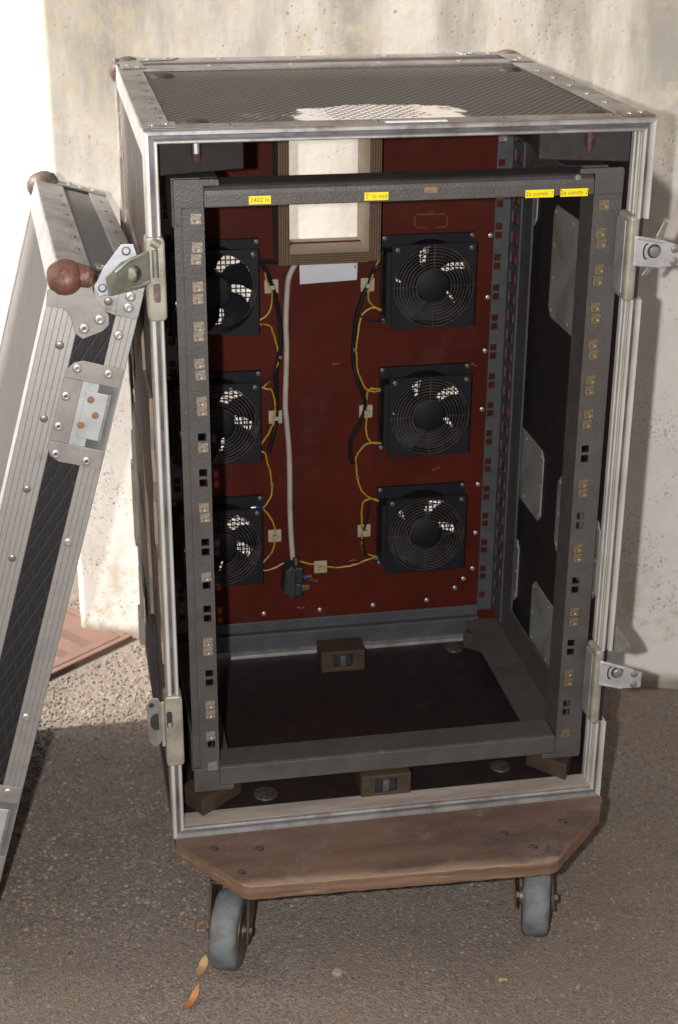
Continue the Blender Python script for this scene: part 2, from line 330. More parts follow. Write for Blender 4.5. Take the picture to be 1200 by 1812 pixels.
# ------------------------------------------------------------------ mesh helpers
ORG = {}
class M:
    def __init__(s): s.v = []; s.f = []; s.m = []; s.ply = None
    def add(s, vs, fs, mi=0):
        o = len(s.v); s.v += [V(p) for p in vs]
        s.f += [tuple(i+o for i in f) for f in fs]; s.m += [mi]*len(fs); return s
    def box(s, x0, x1, y0, y1, z0, z1, mi=0):
        p = [(x, y, z) for z in (z0, z1) for y in (y0, y1) for x in (x0, x1)]
        return s.add(p, [(0, 2, 3, 1), (4, 5, 7, 6), (0, 1, 5, 4), (2, 6, 7, 3), (0, 4, 6, 2), (1, 3, 7, 5)], mi)
    def prism(s, poly, ax, a, b, mi=0):
        def P(q, h): return {'x': (h, q[0], q[1]), 'y': (q[0], h, q[1]), 'z': (q[0], q[1], h)}[ax]
        n = len(poly); vs = [P(q, a) for q in poly] + [P(q, b) for q in poly]
        fs = [tuple(range(n))[::-1], tuple(range(n, 2*n))] + [(i, (i+1) % n, n+(i+1) % n, n+i) for i in range(n)]
        return s.add(vs, fs, mi)
    def cyl(s, p0, p1, r0, r1=None, n=16, mi=0, caps=True):
        p0, p1 = V(p0), V(p1); r1 = r0 if r1 is None else r1
        d = (p1-p0).normalized(); a = d.orthogonal().normalized(); b = d.cross(a)
        vs = [p + (a*math.cos(2*PI*i/n) + b*math.sin(2*PI*i/n))*r for p, r in ((p0, r0), (p1, r1)) for i in range(n)]
        fs = [(i, (i+1) % n, n+(i+1) % n, n+i) for i in range(n)]
        if caps: fs += [tuple(range(n))[::-1], tuple(range(n, 2*n))]
        return s.add(vs, fs, mi)
    def lathe(s, c, d, prof, n=16, mi=0):            # prof = [(r, h)], along d from c
        c, d = V(c), V(d).normalized(); a = d.orthogonal().normalized(); b = d.cross(a); vs = []; fs = []
        for r, h in prof:
            vs += [c + d*h + (a*math.cos(2*PI*i/n) + b*math.sin(2*PI*i/n))*r for i in range(n)]
        for j in range(len(prof)-1):
            fs += [(j*n+i, j*n+(i+1) % n, (j+1)*n+(i+1) % n, (j+1)*n+i) for i in range(n)]
        if prof[0][0] > 1e-6: fs.append(tuple(range(n))[::-1])
        if prof[-1][0] > 1e-6: k = (len(prof)-1)*n; fs.append(tuple(range(k, k+n)))
        return s.add(vs, fs, mi)
    def tube(s, pts, r, n=8, mi=0):
        pts = [V(p) for p in pts]; vs = []; fs = []; a = None
        for i, p in enumerate(pts):
            d = (pts[min(i+1, len(pts)-1)] - pts[max(i-1, 0)]).normalized()
            a = d.orthogonal().normalized() if a is None else (a - d*a.dot(d)).normalized(); b = d.cross(a)
            vs += [p + (a*math.cos(2*PI*k/n) + b*math.sin(2*PI*k/n))*r for k in range(n)]
        for j in range(len(pts)-1): fs += [(j*n+i, j*n+(i+1) % n, (j+1)*n+(i+1) % n, (j+1)*n+i) for i in range(n)]
        fs += [tuple(range(n))[::-1], tuple(range((len(pts)-1)*n, len(pts)*n))]
        return s.add(vs, fs, mi)
    def torus(s, c, R, r, n=40, k=6, mi=0):          # ring in the xz plane
        c = V(c); vs = []; fs = []
        for i in range(n):
            t = 2*PI*i/n; d = V((math.cos(t), 0, math.sin(t)))
            vs += [c + d*(R + r*math.cos(2*PI*j/k)) + V((0, r*math.sin(2*PI*j/k), 0)) for j in range(k)]
        fs = [(i*k+j, i*k+(j+1) % k, ((i+1) % n)*k+(j+1) % k, ((i+1) % n)*k+j) for i in range(n) for j in range(k)]
        return s.add(vs, fs, mi)
    def plate(s, x0, x1, z0, z1, y0, y1, holes, mi=0):   # flat bar in xz with rectangular holes (hx0,hx1,hz0,hz1)
        xs = sorted({x0, x1, *[h[i] for h in holes for i in (0, 1)]}); zs = sorted({z0, z1, *[h[i] for h in holes for i in (2, 3)]})
        def solid(i, j):
            if i < 0 or j < 0 or i >= len(xs)-1 or j >= len(zs)-1: return False
            cx, cz = (xs[i]+xs[i+1])/2, (zs[j]+zs[j+1])/2
            return not any(h[0] < cx < h[1] and h[2] < cz < h[3] for h in holes)
        idx = {}
        def vid(i, j, y):
            key = (i, j, y)
            if key not in idx: idx[key] = len(s.v); s.v.append(V((xs[i], y, zs[j])))
            return idx[key]
        def face(*q): s.f.append(q); s.m.append(mi)
        for i in range(len(xs)-1):
            for j in range(len(zs)-1):
                if not solid(i, j): continue
                for y in (y0, y1): face(vid(i, j, y), vid(i+1, j, y), vid(i+1, j+1, y), vid(i, j+1, y))
                for di, dj, A, B in ((-1, 0, (i, j), (i, j+1)), (1, 0, (i+1, j), (i+1, j+1)), (0, -1, (i, j), (i+1, j)), (0, 1, (i, j+1), (i+1, j+1))):
                    if not solid(i+di, j+dj): face(vid(*A, y0), vid(*B, y0), vid(*B, y1), vid(*A, y1))
        return s
    def hole_plate(s, x0, x1, z0, z1, y0, y1, cx, cz, r, n=40, mi=0):    # rectangle with a round hole
        ang = [2*PI*i/n for i in range(n)]
        def edge(t):
            dx, dz = math.cos(t), math.sin(t); k = 1e9
            if dx > 1e-9: k = min(k, (x1-cx)/dx)
            if dx < -1e-9: k = min(k, (x0-cx)/dx)
            if dz > 1e-9: k = min(k, (z1-cz)/dz)
            if dz < -1e-9: k = min(k, (z0-cz)/dz)
            return (cx+dx*k, cz+dz*k)
        for a in ((x0, z0), (x1, z0), (x1, z1), (x0, z1)): ang.append(math.atan2(a[1]-cz, a[0]-cx) % (2*PI))
        ang = sorted(ang); N = len(ang); vs = []
        for y in (y0, y1):
            vs += [(edge(t)[0], y, edge(t)[1]) for t in ang]; vs += [(cx+r*math.cos(t), y, cz+r*math.sin(t)) for t in ang]
        fs = []
        for i in range(N):
            j = (i+1) % N
            fs += [(i, j, N+j, N+i), (2*N+i, 3*N+i, 3*N+j, 2*N+j), (i, 2*N+i, 2*N+j, j), (N+i, N+j, 3*N+j, 3*N+i)]
        return s.add(vs, fs, mi)
    def bar(s, prof, p0, p1, ud, vd, miter=True, mi=0):   # profile (u, v) swept p0->p1, ends mitred by u
        p0, p1, ud, vd = V(p0), V(p1), V(ud), V(vd); d = (p1-p0).normalized(); n = len(prof)
        m0, m1 = miter if isinstance(miter, tuple) else (miter, miter)
        vs = [p0 + ud*u + vd*v + d*(u if m0 else 0) for u, v in prof] + [p1 + ud*u + vd*v - d*(u if m1 else 0) for u, v in prof]
        fs = [tuple(range(n))[::-1], tuple(range(n, 2*n))] + [(i, (i+1) % n, n+(i+1) % n, n+i) for i in range(n)]
        return s.add(vs, fs, mi)
    def build(s, name, mats, parent=None, smooth=False, bevel=0, seg=2, **props):
        if not isinstance(mats, (list, tuple)): mats = [mats]
        lo = V([min(p[i] for p in s.v) for i in range(3)]); hi = V([max(p[i] for p in s.v) for i in range(3)])
        c = (lo+hi)/2
        me = bpy.data.meshes.new(name); me.from_pydata([p-c for p in s.v], [], s.f)
        for m in mats: me.materials.append(m)
        me.polygons.foreach_set('material_index', s.m)
        bm = bmesh.new(); bm.from_mesh(me); bmesh.ops.recalc_face_normals(bm, faces=bm.faces); bm.to_mesh(me); bm.free()
        if s.ply:
            a = me.attributes.new('ply', 'FLOAT', 'POINT')
            for i, x in enumerate(s.ply): a.data[i].value = x
        if smooth:
            me.polygons.foreach_set('use_smooth', [True]*len(me.polygons))
            me.set_sharp_from_angle(angle=math.radians(smooth if smooth is not True else 40))
        o = bpy.data.objects.new(name, me); COL.objects.link(o)
        o.location = c - (ORG[parent] if parent else V()); o.parent = parent; ORG[o] = c
        if bevel:
            b = o.modifiers.new('bevel', 'BEVEL'); b.width = bevel; b.segments = seg; b.limit_method = 'ANGLE'; b.angle_limit = math.radians(40)
        for k, x in props.items(): o[k] = x
        return o
def thing(name, label, cat, loc, group=None, rot=None):
    o = bpy.data.objects.new(name, None); COL.objects.link(o); o.empty_display_size = .05
    o.location = loc; o['label'] = label; o['category'] = cat
    if group: o['group'] = group
    ORG[o] = V(loc)
    if rot is not None: o.rotation_euler = rot; ORG[o] = V()
    return o
def tag(o, label, cat, group=None):
    o['label'] = label; o['category'] = cat
    if group: o['group'] = group
    return o
def put(mesh, name, loc, parent, rot=None):
    o = bpy.data.objects.new(name, mesh); COL.objects.link(o); o.parent = parent; o.location = V(loc) - ORG[parent]
    if rot is not None: o.rotation_euler = rot
    ORG[o] = V(loc); return o
def mesh_of(m, mats, smooth=True):
    o = m.build('temp', mats, None, smooth); me = o.data
    off = ORG[o].copy()
    me.transform(Matrix.Translation(off)); bpy.data.objects.remove(o); return me
DIRS = {'-y': V((0, -1, 0)), '+z': V((0, 0, 1)), '-x': V((-1, 0, 0)), '+x': V((1, 0, 0))}
_rc = {}
def rivet_mesh(d, r, m, hollow=False):
    k = (d, round(r, 5), m.name, hollow)
    if k not in _rc:
        prof = [(r, 0), (r*.98, r*.14), (r*.82, r*.26), (r*.48, r*.32)]
        prof += [(r*.34, r*.28), (r*.28, -r*.2), (.00001, -r*.2)] if hollow else [(.00001, r*.34)]
        _rc[k] = mesh_of(M().lathe((0, 0, 0), DIRS[d], prof, 12), m); _rc[k].name = 'rivet'
    return _rc[k]
def spline(pts, n=6):
    out = []
    P = [V(p) for p in pts]; P = [P[0]*2-P[1]] + P + [P[-1]*2-P[-2]]
    for i in range(1, len(P)-2):
        for k in range(n):
            t = k/n; a, b, c, d = P[i-1:i+3]
            out.append(.5*((2*b) + (c-a)*t + (2*a-5*b+4*c-d)*t*t + (3*b-a-3*c+d)*t**3))
    out.append(P[-2]); return out
def rounded(x0, x1, z0, z1, r, n=5, corners=(1, 1, 1, 1)):
    q = []
    for (cx, cz, a0), on in zip(((x0+r, z0+r, 180), (x1-r, z0+r, 270), (x1-r, z1-r, 0), (x0+r, z1-r, 90)), corners):
        if not on: q.append((cx + (r if a0 in (270, 0) else -r), cz + (r if a0 in (0, 90) else -r))); continue
        for i in range(n+1):
            a = math.radians(a0 + 90*i/n); q.append((cx + r*math.cos(a), cz + r*math.sin(a)))
    return q

# ------------------------------------------------------------------ the setting
g = M(); ga, gb, gc = V((-.2861, .8197)), V((-.779, -.627)), V((-.627, .779))
inner = [ga + gb*a + gc*b for a, b in ((.3475, .0125), (.0125, .0125), (.0125, .3275), (.3475, .3275))]
ov = [(-60, -40, 0), (60, -40, 0), (60, 60, 0), (-60, 60, 0)] + [(p.x, p.y, 0) for p in inner]
g.add(ov, [(0, 1, 5, 4), (1, 2, 6, 5), (2, 3, 7, 6), (3, 0, 4, 7)])
o = g.build('ground', GROUNDM); o['kind'] = 'structure'
y = M().box(-30, 30, 1.9, 50, -.05, .004); o = y.build('yard_paving', YARD); o['kind'] = 'structure'
# loose chippings standing proud of the tarmac
st = M(); rnd = random.Random(3)
def chip(x, yy, sz):
    h = sz*(.35 + .4*rnd.random()); a = rnd.random()*PI; vs = []
    for i in range(5):
        t = a + 2*PI*i/5; k = sz*(.7+.6*rnd.random()); vs.append((x+k*math.cos(t), yy+k*math.sin(t), -.0005))
    k2 = .55
    tops = [(x+(v[0]-x)*k2*(.7+.6*rnd.random()), yy+(v[1]-yy)*k2*(.7+.6*rnd.random()), h*(.8+.4*rnd.random())) for v in vs]
    o = len(st.v); st.v += [V(p) for p in vs+tops]
    st.f += [(o+i, o+(i+1) % 5, o+5+(i+1) % 5, o+5+i) for i in range(5)] + [tuple(o+5+i for i in range(5))]; st.m += [0]*6
def in_grate(x, yy):
    p = V((x+.2861, yy-.8197)); a = p.dot(V((-.779, -.627))); b = p.dot(V((-.627, .779)))
    return a > -.01 and b > -.015
for i in range(9000):                              # dense between lid and case
    x, yy = rnd.uniform(-.62, -.20), rnd.uniform(.0, 1.0)
    if in_grate(x, yy): continue
    chip(x, yy, rnd.uniform(.0013, .0042))
for i in range(17000):
    x, yy = rnd.uniform(-.75, 1.0), rnd.uniform(-.45, .62)
    chip(x, yy, rnd.uniform(.0010, .0030) if rnd.random() < .93 else rnd.uniform(.0030, .0048))
o = st.build('gravel', STONE); o['kind'] = 'stuff'

# concrete wall with a rounded end at the left
pts = [(3.0, .8197-.388*(3.0+.2805)+.0097)]
for x in (1.5, .8, .3, 0, -.15, -.364): pts.append((x, .8294-.388*(x+.2805)))
R = .014; x0, y0 = pts[-1]; th = math.radians(158.8)
cx, cy = x0 - R*math.sin(th)*-1*0, y0
for i in range(1, 15):
    a = th - math.radians(100)*i/14
    pts.append((x0 + R*(math.sin(a)-math.sin(th))*-1, y0 + R*(math.cos(a)-math.cos(th))))
xe, ye = pts[-1]
pts += [(xe+.4, ye+.25), (3.0, ye+.25)]
wm = M(); n = len(pts); rows = (-.1, .05, .4, .8, 1.2, 2.9)
vs = [(p[0], p[1], z) for z in rows for p in pts]
fs = [(j*n+i, j*n+(i+1) % n, (j+1)*n+(i+1) % n, (j+1)*n+i) for j in range(len(rows)-1) for i in range(n)]
fs += [tuple(range(n)), tuple(range((len(rows)-1)*n, len(rows)*n))]
wm.add(vs, fs)
tag(wm.build('concrete_wall', WALLM, None, 50), 'stained cream rendered wall behind the black case, rounded at its left end', 'wall')
# unseen blockers, added out of view to shade the front of the scene
tag(M().box(-9, -4.2, -10, .605, -.1, 5.0).build('unseen_sun_block', BLOCKM), 'unseen brown building standing left of the yard', 'blocker')  # unseen, sized and placed to keep the sun off the front
o = M().box(-.9, 5, -3.2, .2, 2.75, 2.9).build('unseen_sky_slab', BAFFLEM); tag(o, 'unseen brown roof over the case', 'baffle')  # unseen, added overhead to cut the sky and bounce warm light
tag(M().box(2.2, 2.4, -4.5, -.6, -.1, 2.7).build('unseen_side_block', BLOCKM), 'unseen brown wall added on the right to cut sky light', 'wall')  # unseen, added to cut sky light from the right

# drain grating by the foot of the wall
gr = thing('drain_grate', 'pinkish rusty iron drain grating in the ground at the foot of the wall', 'drain grate', (-.42, .84, 0))
ez = V((-.779, -.627, 0)); en = V((-.627, .779, 0)); g0 = V((-.2861, .8197, 0))
def gp(a, b, z): p = g0 + ez*a + en*b; return (p.x, p.y, z)
def gbox(m, a0, a1, b0, b1, z0, z1, mi=0):
    vs = [gp(a, b, z) for z in (z0, z1) for b in (b0, b1) for a in (a0, a1)]
    return m.add(vs, [(0, 2, 3, 1), (4, 5, 7, 6), (0, 1, 5, 4), (2, 6, 7, 3), (0, 4, 6, 2), (1, 3, 7, 5)], mi)
fr = M()
gbox(fr, 0, .36, 0, .012, -.03, .009); gbox(fr, 0, .012, .0125, .34, -.03, .009); gbox(fr, .348, .36, .0125, .34, -.03, .009); gbox(fr, .0125, .3475, .328, .34, -.03, .009)
fr.build('frame', GRATE, gr, bevel=.0015)
pl = M(); A0, A1, B0, B1 = .016, .344, .016, .324
slots = [.062+.052*i for i in range(5)]; prev = A0
for sx in slots:
    gbox(pl, prev, sx, B0, B1, -.012, .0075)
    gbox(pl, sx, sx+.022, B0, .034, -.012, .0075); gbox(pl, sx, sx+.022, .148, .192, -.012, .0075); gbox(pl, sx, sx+.022, .300, B1, -.012, .0075)
    prev = sx+.022
gbox(pl, prev, A1, B0, B1, -.012, .0075)
pl.build('slotted_plate', GRATE, gr)
pit = M(); gbox(pit, .0125, .3475, .0125, .3275, -.085, -.080)  # pit floor and sides coloured black so the slots look dark
for a in ((.0105, .0124, .0105, .3295), (.3476, .3495, .0105, .3295), (.0125, .3475, .0105, .0124), (.0125, .3475, .3276, .3295)): gbox(pit, *a, -.085, -.031); pit.build('sump_floor', BLACKW, gr)

# ------------------------------------------------------------------ the road case
XO, ZB, ZT, D = .279, .1506, 1.0254, .552
case = thing('road_case', 'battered black and aluminium rack road case standing open on castors', 'road case', (0, .27, .1506))
M().box(-XO+.0005, XO-.0005, .029, D-.03, ZT-.009, ZT-.0015, 0).build('top_panel', [LAM_TOP], case)
M().box(-XO+.002, -XO+.0095, .003, D-.03, ZB+.0095, ZT-.0095).build('side_panel', [LAM_SIDE, INNER], case)
M().box(XO-.0095, XO-.002, .003, D-.03, ZB+.0095, ZT-.0095).build('side_panel', [INNER], case)
M().box(-XO+.0097, -XO+.0105, .012, D-.03, ZB+.0105, ZT-.0105).build('side_lining', INNER, case)
M().box(-XO+.0107, XO-.0097, .012, D-.03, ZT-.0105, ZT-.0093).build('top_lining', INNER, case)
M().box(-XO+.0005, XO-.0005, .003, D-.03, ZB+.0005, ZB+.0095).build('floor_panel', FLOORM, case)
# front rim: grooved aluminium extrusion
prof = [(-.0018, .028), (-.0018, -.003), (-.0005, -.0055), (.0028, -.0055), (.0040, -.0030), (.0044, -.0004), (.0076, -.0004), (.0082, -.003),
        (.0094, -.0046), (.0112, -.0046), (.0124, -.003), (.0124, .030), (.0106, .030), (.0106, .0022), (0, .0022), (0, .028)]
def rim(name, p0, p1, ud, miter, m):
    b = M().bar(prof, p0, p1, ud, (0, 1, 0), miter)
    b.m = [0]*len(b.m)
    for i in range(len(prof)):
        if i in (5,): b.m[2+i] = 1
    return b.build(name, [m, DARKGRV], case, bevel=0)
rim('rim', (-XO, 0, ZT), (XO, 0, ZT), (0, 0, -1), True, ALU)
rim('rim', (-XO, 0, ZB), (XO, 0, ZB), (0, 0, 1), True, ALU)
for a, b, mt in ((ZB, .262, (True, False)), (.354, .826, (False, False)), (.9165, ZT, (False, True))):
    rim('rim', (-XO, 0, a), (-XO, 0, b), (1, 0, 0), mt, ALU_B)
for a, b, mt in ((ZB, .2605, (True, False)), (.366, .822, (False, False)), (.9160, ZT, (False, True))):
    rim('rim', (XO, 0, a), (XO, 0, b), (-1, 0, 0), mt, ALU_B)
# inner legs of the rim that show at the bottom and right
M().box(-.2664, .2664, .0015, .0285, ZB+.0127, ZB+.0136).build('sill_strip', mat('dusty_sill', (.33, .285, .245), (.24, .205, .175), 20, .6, .1, .4, 150, .0006, (.20, .14, .11), 25, .56, .74, (.4, 2, 1)), case)
m = M()
for k in range(5): m.box(XO-.0128-.0012*(k % 2), XO-.0126+.0026, .0022+.006*k, .0022+.006*k+.0052, .368, .820); m.box(XO-.0128-.0012*(k % 2), XO-.0126+.0026, .0022+.006*k, .0022+.006*k+.0052, .918, ZT-.014); m.box(XO-.0128-.0012*(k % 2), XO-.0126+.0026, .0022+.006*k, .0022+.006*k+.0052, ZB+.0125, .258)
m.build('ribbed_jamb', ALU_B, case)
# aluminium edging on the top
def angle(name, x0, x1, y0, y1, m): return M().box(x0, x1, y0, y1, ZT-.0014, ZT+.0010).build(name, m, case, bevel=.0006)
angle('top_edging', -XO-.001, XO+.001, .0275, .0295, ALU_D)
M().box(-XO-.0012, XO+.0012, -.0015, .0272, ZT+.0018, ZT+.0030).build('top_edging', RIBYD, case, bevel=.0005)
M().box(-XO-.0015, -XO+.029, .0297, .449, ZT-.0013, ZT+.0014).build('top_edging', RIBXD, case, bevel=.0006)
M().box(XO-.031, XO+.0015, .0297, .449, ZT-.0013, ZT+.0014).build('top_edging', RIBXD, case, bevel=.0006)
M().box(-XO-.0015, XO+.0015, .4495, .486, ZT-.0013, ZT+.0018).build('top_edging', RIBYD, case, bevel=.0006)
M().box(-XO, XO, .4865, .519, ZT-.0013, ZT+.0002).build('rear_laminate_band', LAM_BAND, case)
M().box(-XO-.0015, XO+.0015, .5195, D, ZT-.0013, ZT+.0020).build('top_edging', RIBYD, case, bevel=.0006)
# left side edging: top leg and front leg, and the torn rear edge
M().box(-XO-.0018, -XO+.0015, .030, D, ZT-.030, ZT-.0016).build('side_edging', ALU_B, case)
M().box(-XO-.0014, -XO+.0015, .0285, .034, ZB, ZT-.0305).build('side_edging', ALU_B, case)
M().box(XO-.0015, XO+.0018, .030, D, ZT-.030, ZT-.0016).build('side_edging', RIBZ, case)
M().box(XO-.0015, XO+.0018, .52, D, ZB, ZT-.0305).build('side_edging', RIBZ, case)
M().box(-XO, XO, .5305, D-.001, ZB, ZB+.022).build('rear_edging', RIBZ, case)
M().box(-XO+.012, XO-.012, .5305, D-.001, ZT-.03, ZT-.0105).build('rear_edging', RIBZ, case)
t = M(); rnd = random.Random(11)
zc = ZB
while zc < ZT-.05:                                 # splintered veneer along the rear left edge
    h = rnd.uniform(.03, .09); wd = rnd.uniform(.008, .022); of = rnd.uniform(0, .006)
    t.prism([(D-.034+rnd.uniform(-.012, .008), zc), (D-.004+wd*.3, zc+rnd.uniform(-.004, .004)), (D-.002-rnd.uniform(0, .012), zc+h), (D-.030+rnd.uniform(-.01, .01), zc+h*rnd.uniform(.7, 1.1))], 'x', -XO-.0022-of, -XO+.001)
    zc += h*rnd.uniform(.6, 1.0)
t.build('torn_rear_edge', TORN, case, bevel=.0008)
t = M()
for z0, h, ya, yb, lean, th_ in ((.545, .30, .20, .44, .02, .0016), (.50, .20, .10, .26, -.015, .0022), (.30, .26, .26, .46, .015, .0026), (.37, .14, .05, .13, .01, .0022), (.62, .19, .40, .52, .0, .003)):
    q = [(ya, z0), (yb, z0+rnd.uniform(-.03, .03))]
    k = 6
    q += [(yb+lean*i/k+rnd.uniform(-.012, .012), z0+h*i/k) for i in range(1, k+1)]
    q += [(ya+lean*i/k+rnd.uniform(-.012, .012), z0+h*i/k) for i in range(k, 0, -1)]
    t.prism(q, 'x', -XO-th_, -XO+.0019)
t.build('bare_ply_patch', PLY, case)
t = M()
for z0, h, ya, yb in ((.175, .17, .22, .40), (.44, .05, .30, .40), (.40, .035, .09, .14), (.275, .06, .32, .46)):
    q = [(ya, z0), (yb, z0+.01), (yb-.02+rnd.uniform(-.01, .01), z0+h*.5), (yb-.01, z0+h), (ya+.02, z0+h*.9), (ya+.01, z0+h*.4)]
    M().prism(q, 'x', -XO-.0033, -XO+.0019).build('black_gouge', BLACKW, case)
# rivets and stacking domes on the top
for i in range(6): put(rivet_mesh('+z', .0042, RIVD), 'rivet', (-XO+.020, .075+.065*i, ZT+.0012), case)
for i in range(6): put(rivet_mesh('+z', .0045, RIV), 'rivet', (XO-.018, .045+.066*i, ZT+.0012), case)
for x in (-.19, -.03, .11, .235): put(rivet_mesh('+z', .0042, RIVD), 'rivet', (x, .018, ZT+.0028), case)
for x in (-.16, -.05, .07, .18): put(rivet_mesh('+z', .0040, RIV), 'rivet', (x, .474, ZT+.0016), case); put(rivet_mesh('+z', .0040, RIV), 'rivet', (x+.02, .536, ZT+.0018), case)
dm = mesh_of(M().lathe((0, 0, 0), (0, 0, 1), [(.0165, 0), (.0152, .0025), (.0115, .0048), (.006, .0060), (.00001, .0063)], 20), mat('dark_dome', (.06, .053, .049), (.035, .031, .029), 90, .55, .2, .4, 200))
for x, yy in ((-.229, .402), (-.222, .053), (.229, .402), (.223, .048)): put(dm, 'stacking_dome', (x, yy, ZT-.0016), case)
M().box(-.0224, .0451, .0005, .0085, ZT+.0031, ZT+.0037).build('paper_strip', mat('bright_paper_strip', (.84, .84, .86), (.78, .78, .79), 60, .7), case)
for x in (-XO+.016, XO-.016):                       # corner plates at the front and ball corners at the rear
    M().box(x-.018, x+.018, .0005, .034, ZT+.0032, ZT+.0044).build('corner_plate', ALU if x < 0 else ALU_D, case, bevel=.0015)
    put(rivet_mesh('+z', .0045, RIV), 'rivet', (x-.007, .016, ZT+.0043), case); put(rivet_mesh('+z', .0045, RIV), 'rivet', (x+.008, .022, ZT+.0043), case)
for sx in (-1, 1):
    b = M().lathe((sx*(XO-.011), D-.014, ZT-.011), (sx*.3, .2, .9), [(.00001, -.020), (.014, -.016), (.0205, -.007), (.0222, .003), (.0200, .0098), (.0135, .0150), (.006, .0172), (.00001, .0178)], 24)
    bc = b.build('ball_corner', BALLG, case, True)
    pq = [(sx*(XO-.085), D-.004), (sx*(XO-.075), D-.022), (sx*(XO-.03), D-.034), (sx*(XO-.034), D-.098), (sx*(XO-.002), D-.104), (sx*(XO-.002), D-.004)]
    bp = M().prism(pq, 'z', ZT+.0021, ZT+.0036).build('corner_plate', ALU_D if sx > 0 else STEEL, case, bevel=.0008)
    for q in ((XO-.066, D-.014), (XO-.042, D-.020), (XO-.024, D-.092), (XO-.012, D-.074)): put(rivet_mesh('+z', .0042, RIV), 'rivet', (sx*q[0], q[1], ZT+.0035), bp)

# inner reinforcement plates on the right side wall
def side_plate(y0, y1, z0, z1, riv, ch=.012, m=PLATE):
    X = XO-.0097
    q = [(y0+ch, z0), (y1-ch, z0), (y1, z0+ch), (y1, z1-ch), (y1-ch, z1), (y0+ch, z1), (y0, z1-ch), (y0, z0+ch)]
    p = M().prism(q, 'x', X-.0022, X-.0002).build('reinforcing_plate', m, case, bevel=.0006)
    for yy, z in riv: put(rivet_mesh('-x', .0034, RIV), 'rivet', (X-.0021, yy, z), p)
def around(y0, y1, z0, z1, e=.009, ny=3, nz=3):
    o = []
    for i in range(ny): o += [(y0+e+(y1-y0-2*e)*i/(ny-1), z) for z in (z0+e, z1-e)]
    for i in range(1, nz-1): o += [(yy, z0+e+(z1-z0-2*e)*i/(nz-1)) for yy in (y0+e, y1-e)]
    return o
for a in ((.135, .293, .719, .869), (.275, .434, .420, .527), (.363, .448, .252, .351), (.134, .290, .228, .328), (.038, .2075, .414, .523), (.367, .446, .820, .897)):
    side_plate(*a, around(*a, nz=4 if a[3]-a[2] > .12 else 3), .010)
for zz in (.60, .655, .35, .86): put(rivet_mesh('-x', .003, RIV), 'rivet', (XO-.0098, .43, zz), case)

# shock mounts and brackets
def wedge(pts2, z0, z1, name='shock_block', m=RUBBER): return M().prism(pts2, 'z', z0, z1).build(name, m, case, bevel=.002)
wedge([(-.2404, .0172), (-.1845, .0632), (-.212, .098), (-.2655, .0585)], ZB+.0122, .1872)
wedge([(.2383, .0168), (.1975, .0640), (.2200, .098), (.2640, .060)], ZB+.0122, .1866)
wedge([(.199, .405), (.236, .372), (.262, .405), (.230, .440)], ZB+.0098, .1866)
for cxm, y0 in ((-.0015, .0245), (.005, .362)):
    b = M().plate(cxm-.033, cxm+.033, ZB+.0122 if y0 < .1 else ZB+.0098, .1945, y0, y0+.042, [(cxm-.014, cxm+.014, .168, .1885)]).build('centre_mount', RUBBER, case, bevel=.0015)
    M().box(cxm-.0138, cxm+.0138, y0+.006, y0+.036, .1683, .1882).build('rubber_core', BLKRUB, b, bevel=.001)
    M().box(cxm-.004, cxm+.004, y0+.002, y0+.0055, .1686, .186).build('core_bolt', DARKGRV, b)
GUS = mat('dark_wood_gusset', (0.0138, 0.0101, 0.0072), (0.0093, 0.0067, 0.0051), 30, .75, 0, .4, 120, .001, (0.0360, 0.0234, 0.0144), 30, .58, .72)
for sx in (-1, 1):
    x1, x0 = sx*.2675, sx*.168
    b = M().prism([(x0, .062), (x1, .035), (x1, .16), (x0+sx*.02, .16)], 'z', .972, ZT-.0107).build('top_gusset', GUS, case, bevel=.0015)
    M().lathe((sx*.222, .045, ZT-.011), (0, 0, -1), [(.010, 0), (.010, .005), (.0062, .0055), (.0058, .022), (.0045, .030)], 8).build('shock_bolt', mat('rusty_bolt', (.075, .036, .022), (.04, .022, .016), 60, .6, .3, .5, 200, .001, (.20, .11, .07), 60, .56, .7), b, True)
    if sx < 0: M().cyl((sx*.2235, .026, ZT-.011), (sx*.2235, .026, .997), .0032, None, 6).build('bolt', STEELB, b, True)
M().box(-.156, .224, .425, .444, ZB+.0098, ZB+.0150).build('rear_floor_strip', ALU, case, bevel=.0006)
scuff = mat('floor_scuff', (.26, .22, .19), (.08, .06, .055), 180, .8)
for x, yy, r in ((.186, .405, .014), (.205, .165, .012), (-.155, .060, .016), (.165, .070, .014)):
    put(mesh_of(M().lathe((0, 0, 0), (0, 0, 1), [(r, 0), (r*.95, .0012), (r*.3, .0016), (.00001, .0016)], 18), mat('worn_washer', (0.0800, 0.0650, 0.0550), (0.0350, 0.0275, 0.0250), 150, .6, .3)), 'floor_washer', (x, yy, ZB+.0096), case)

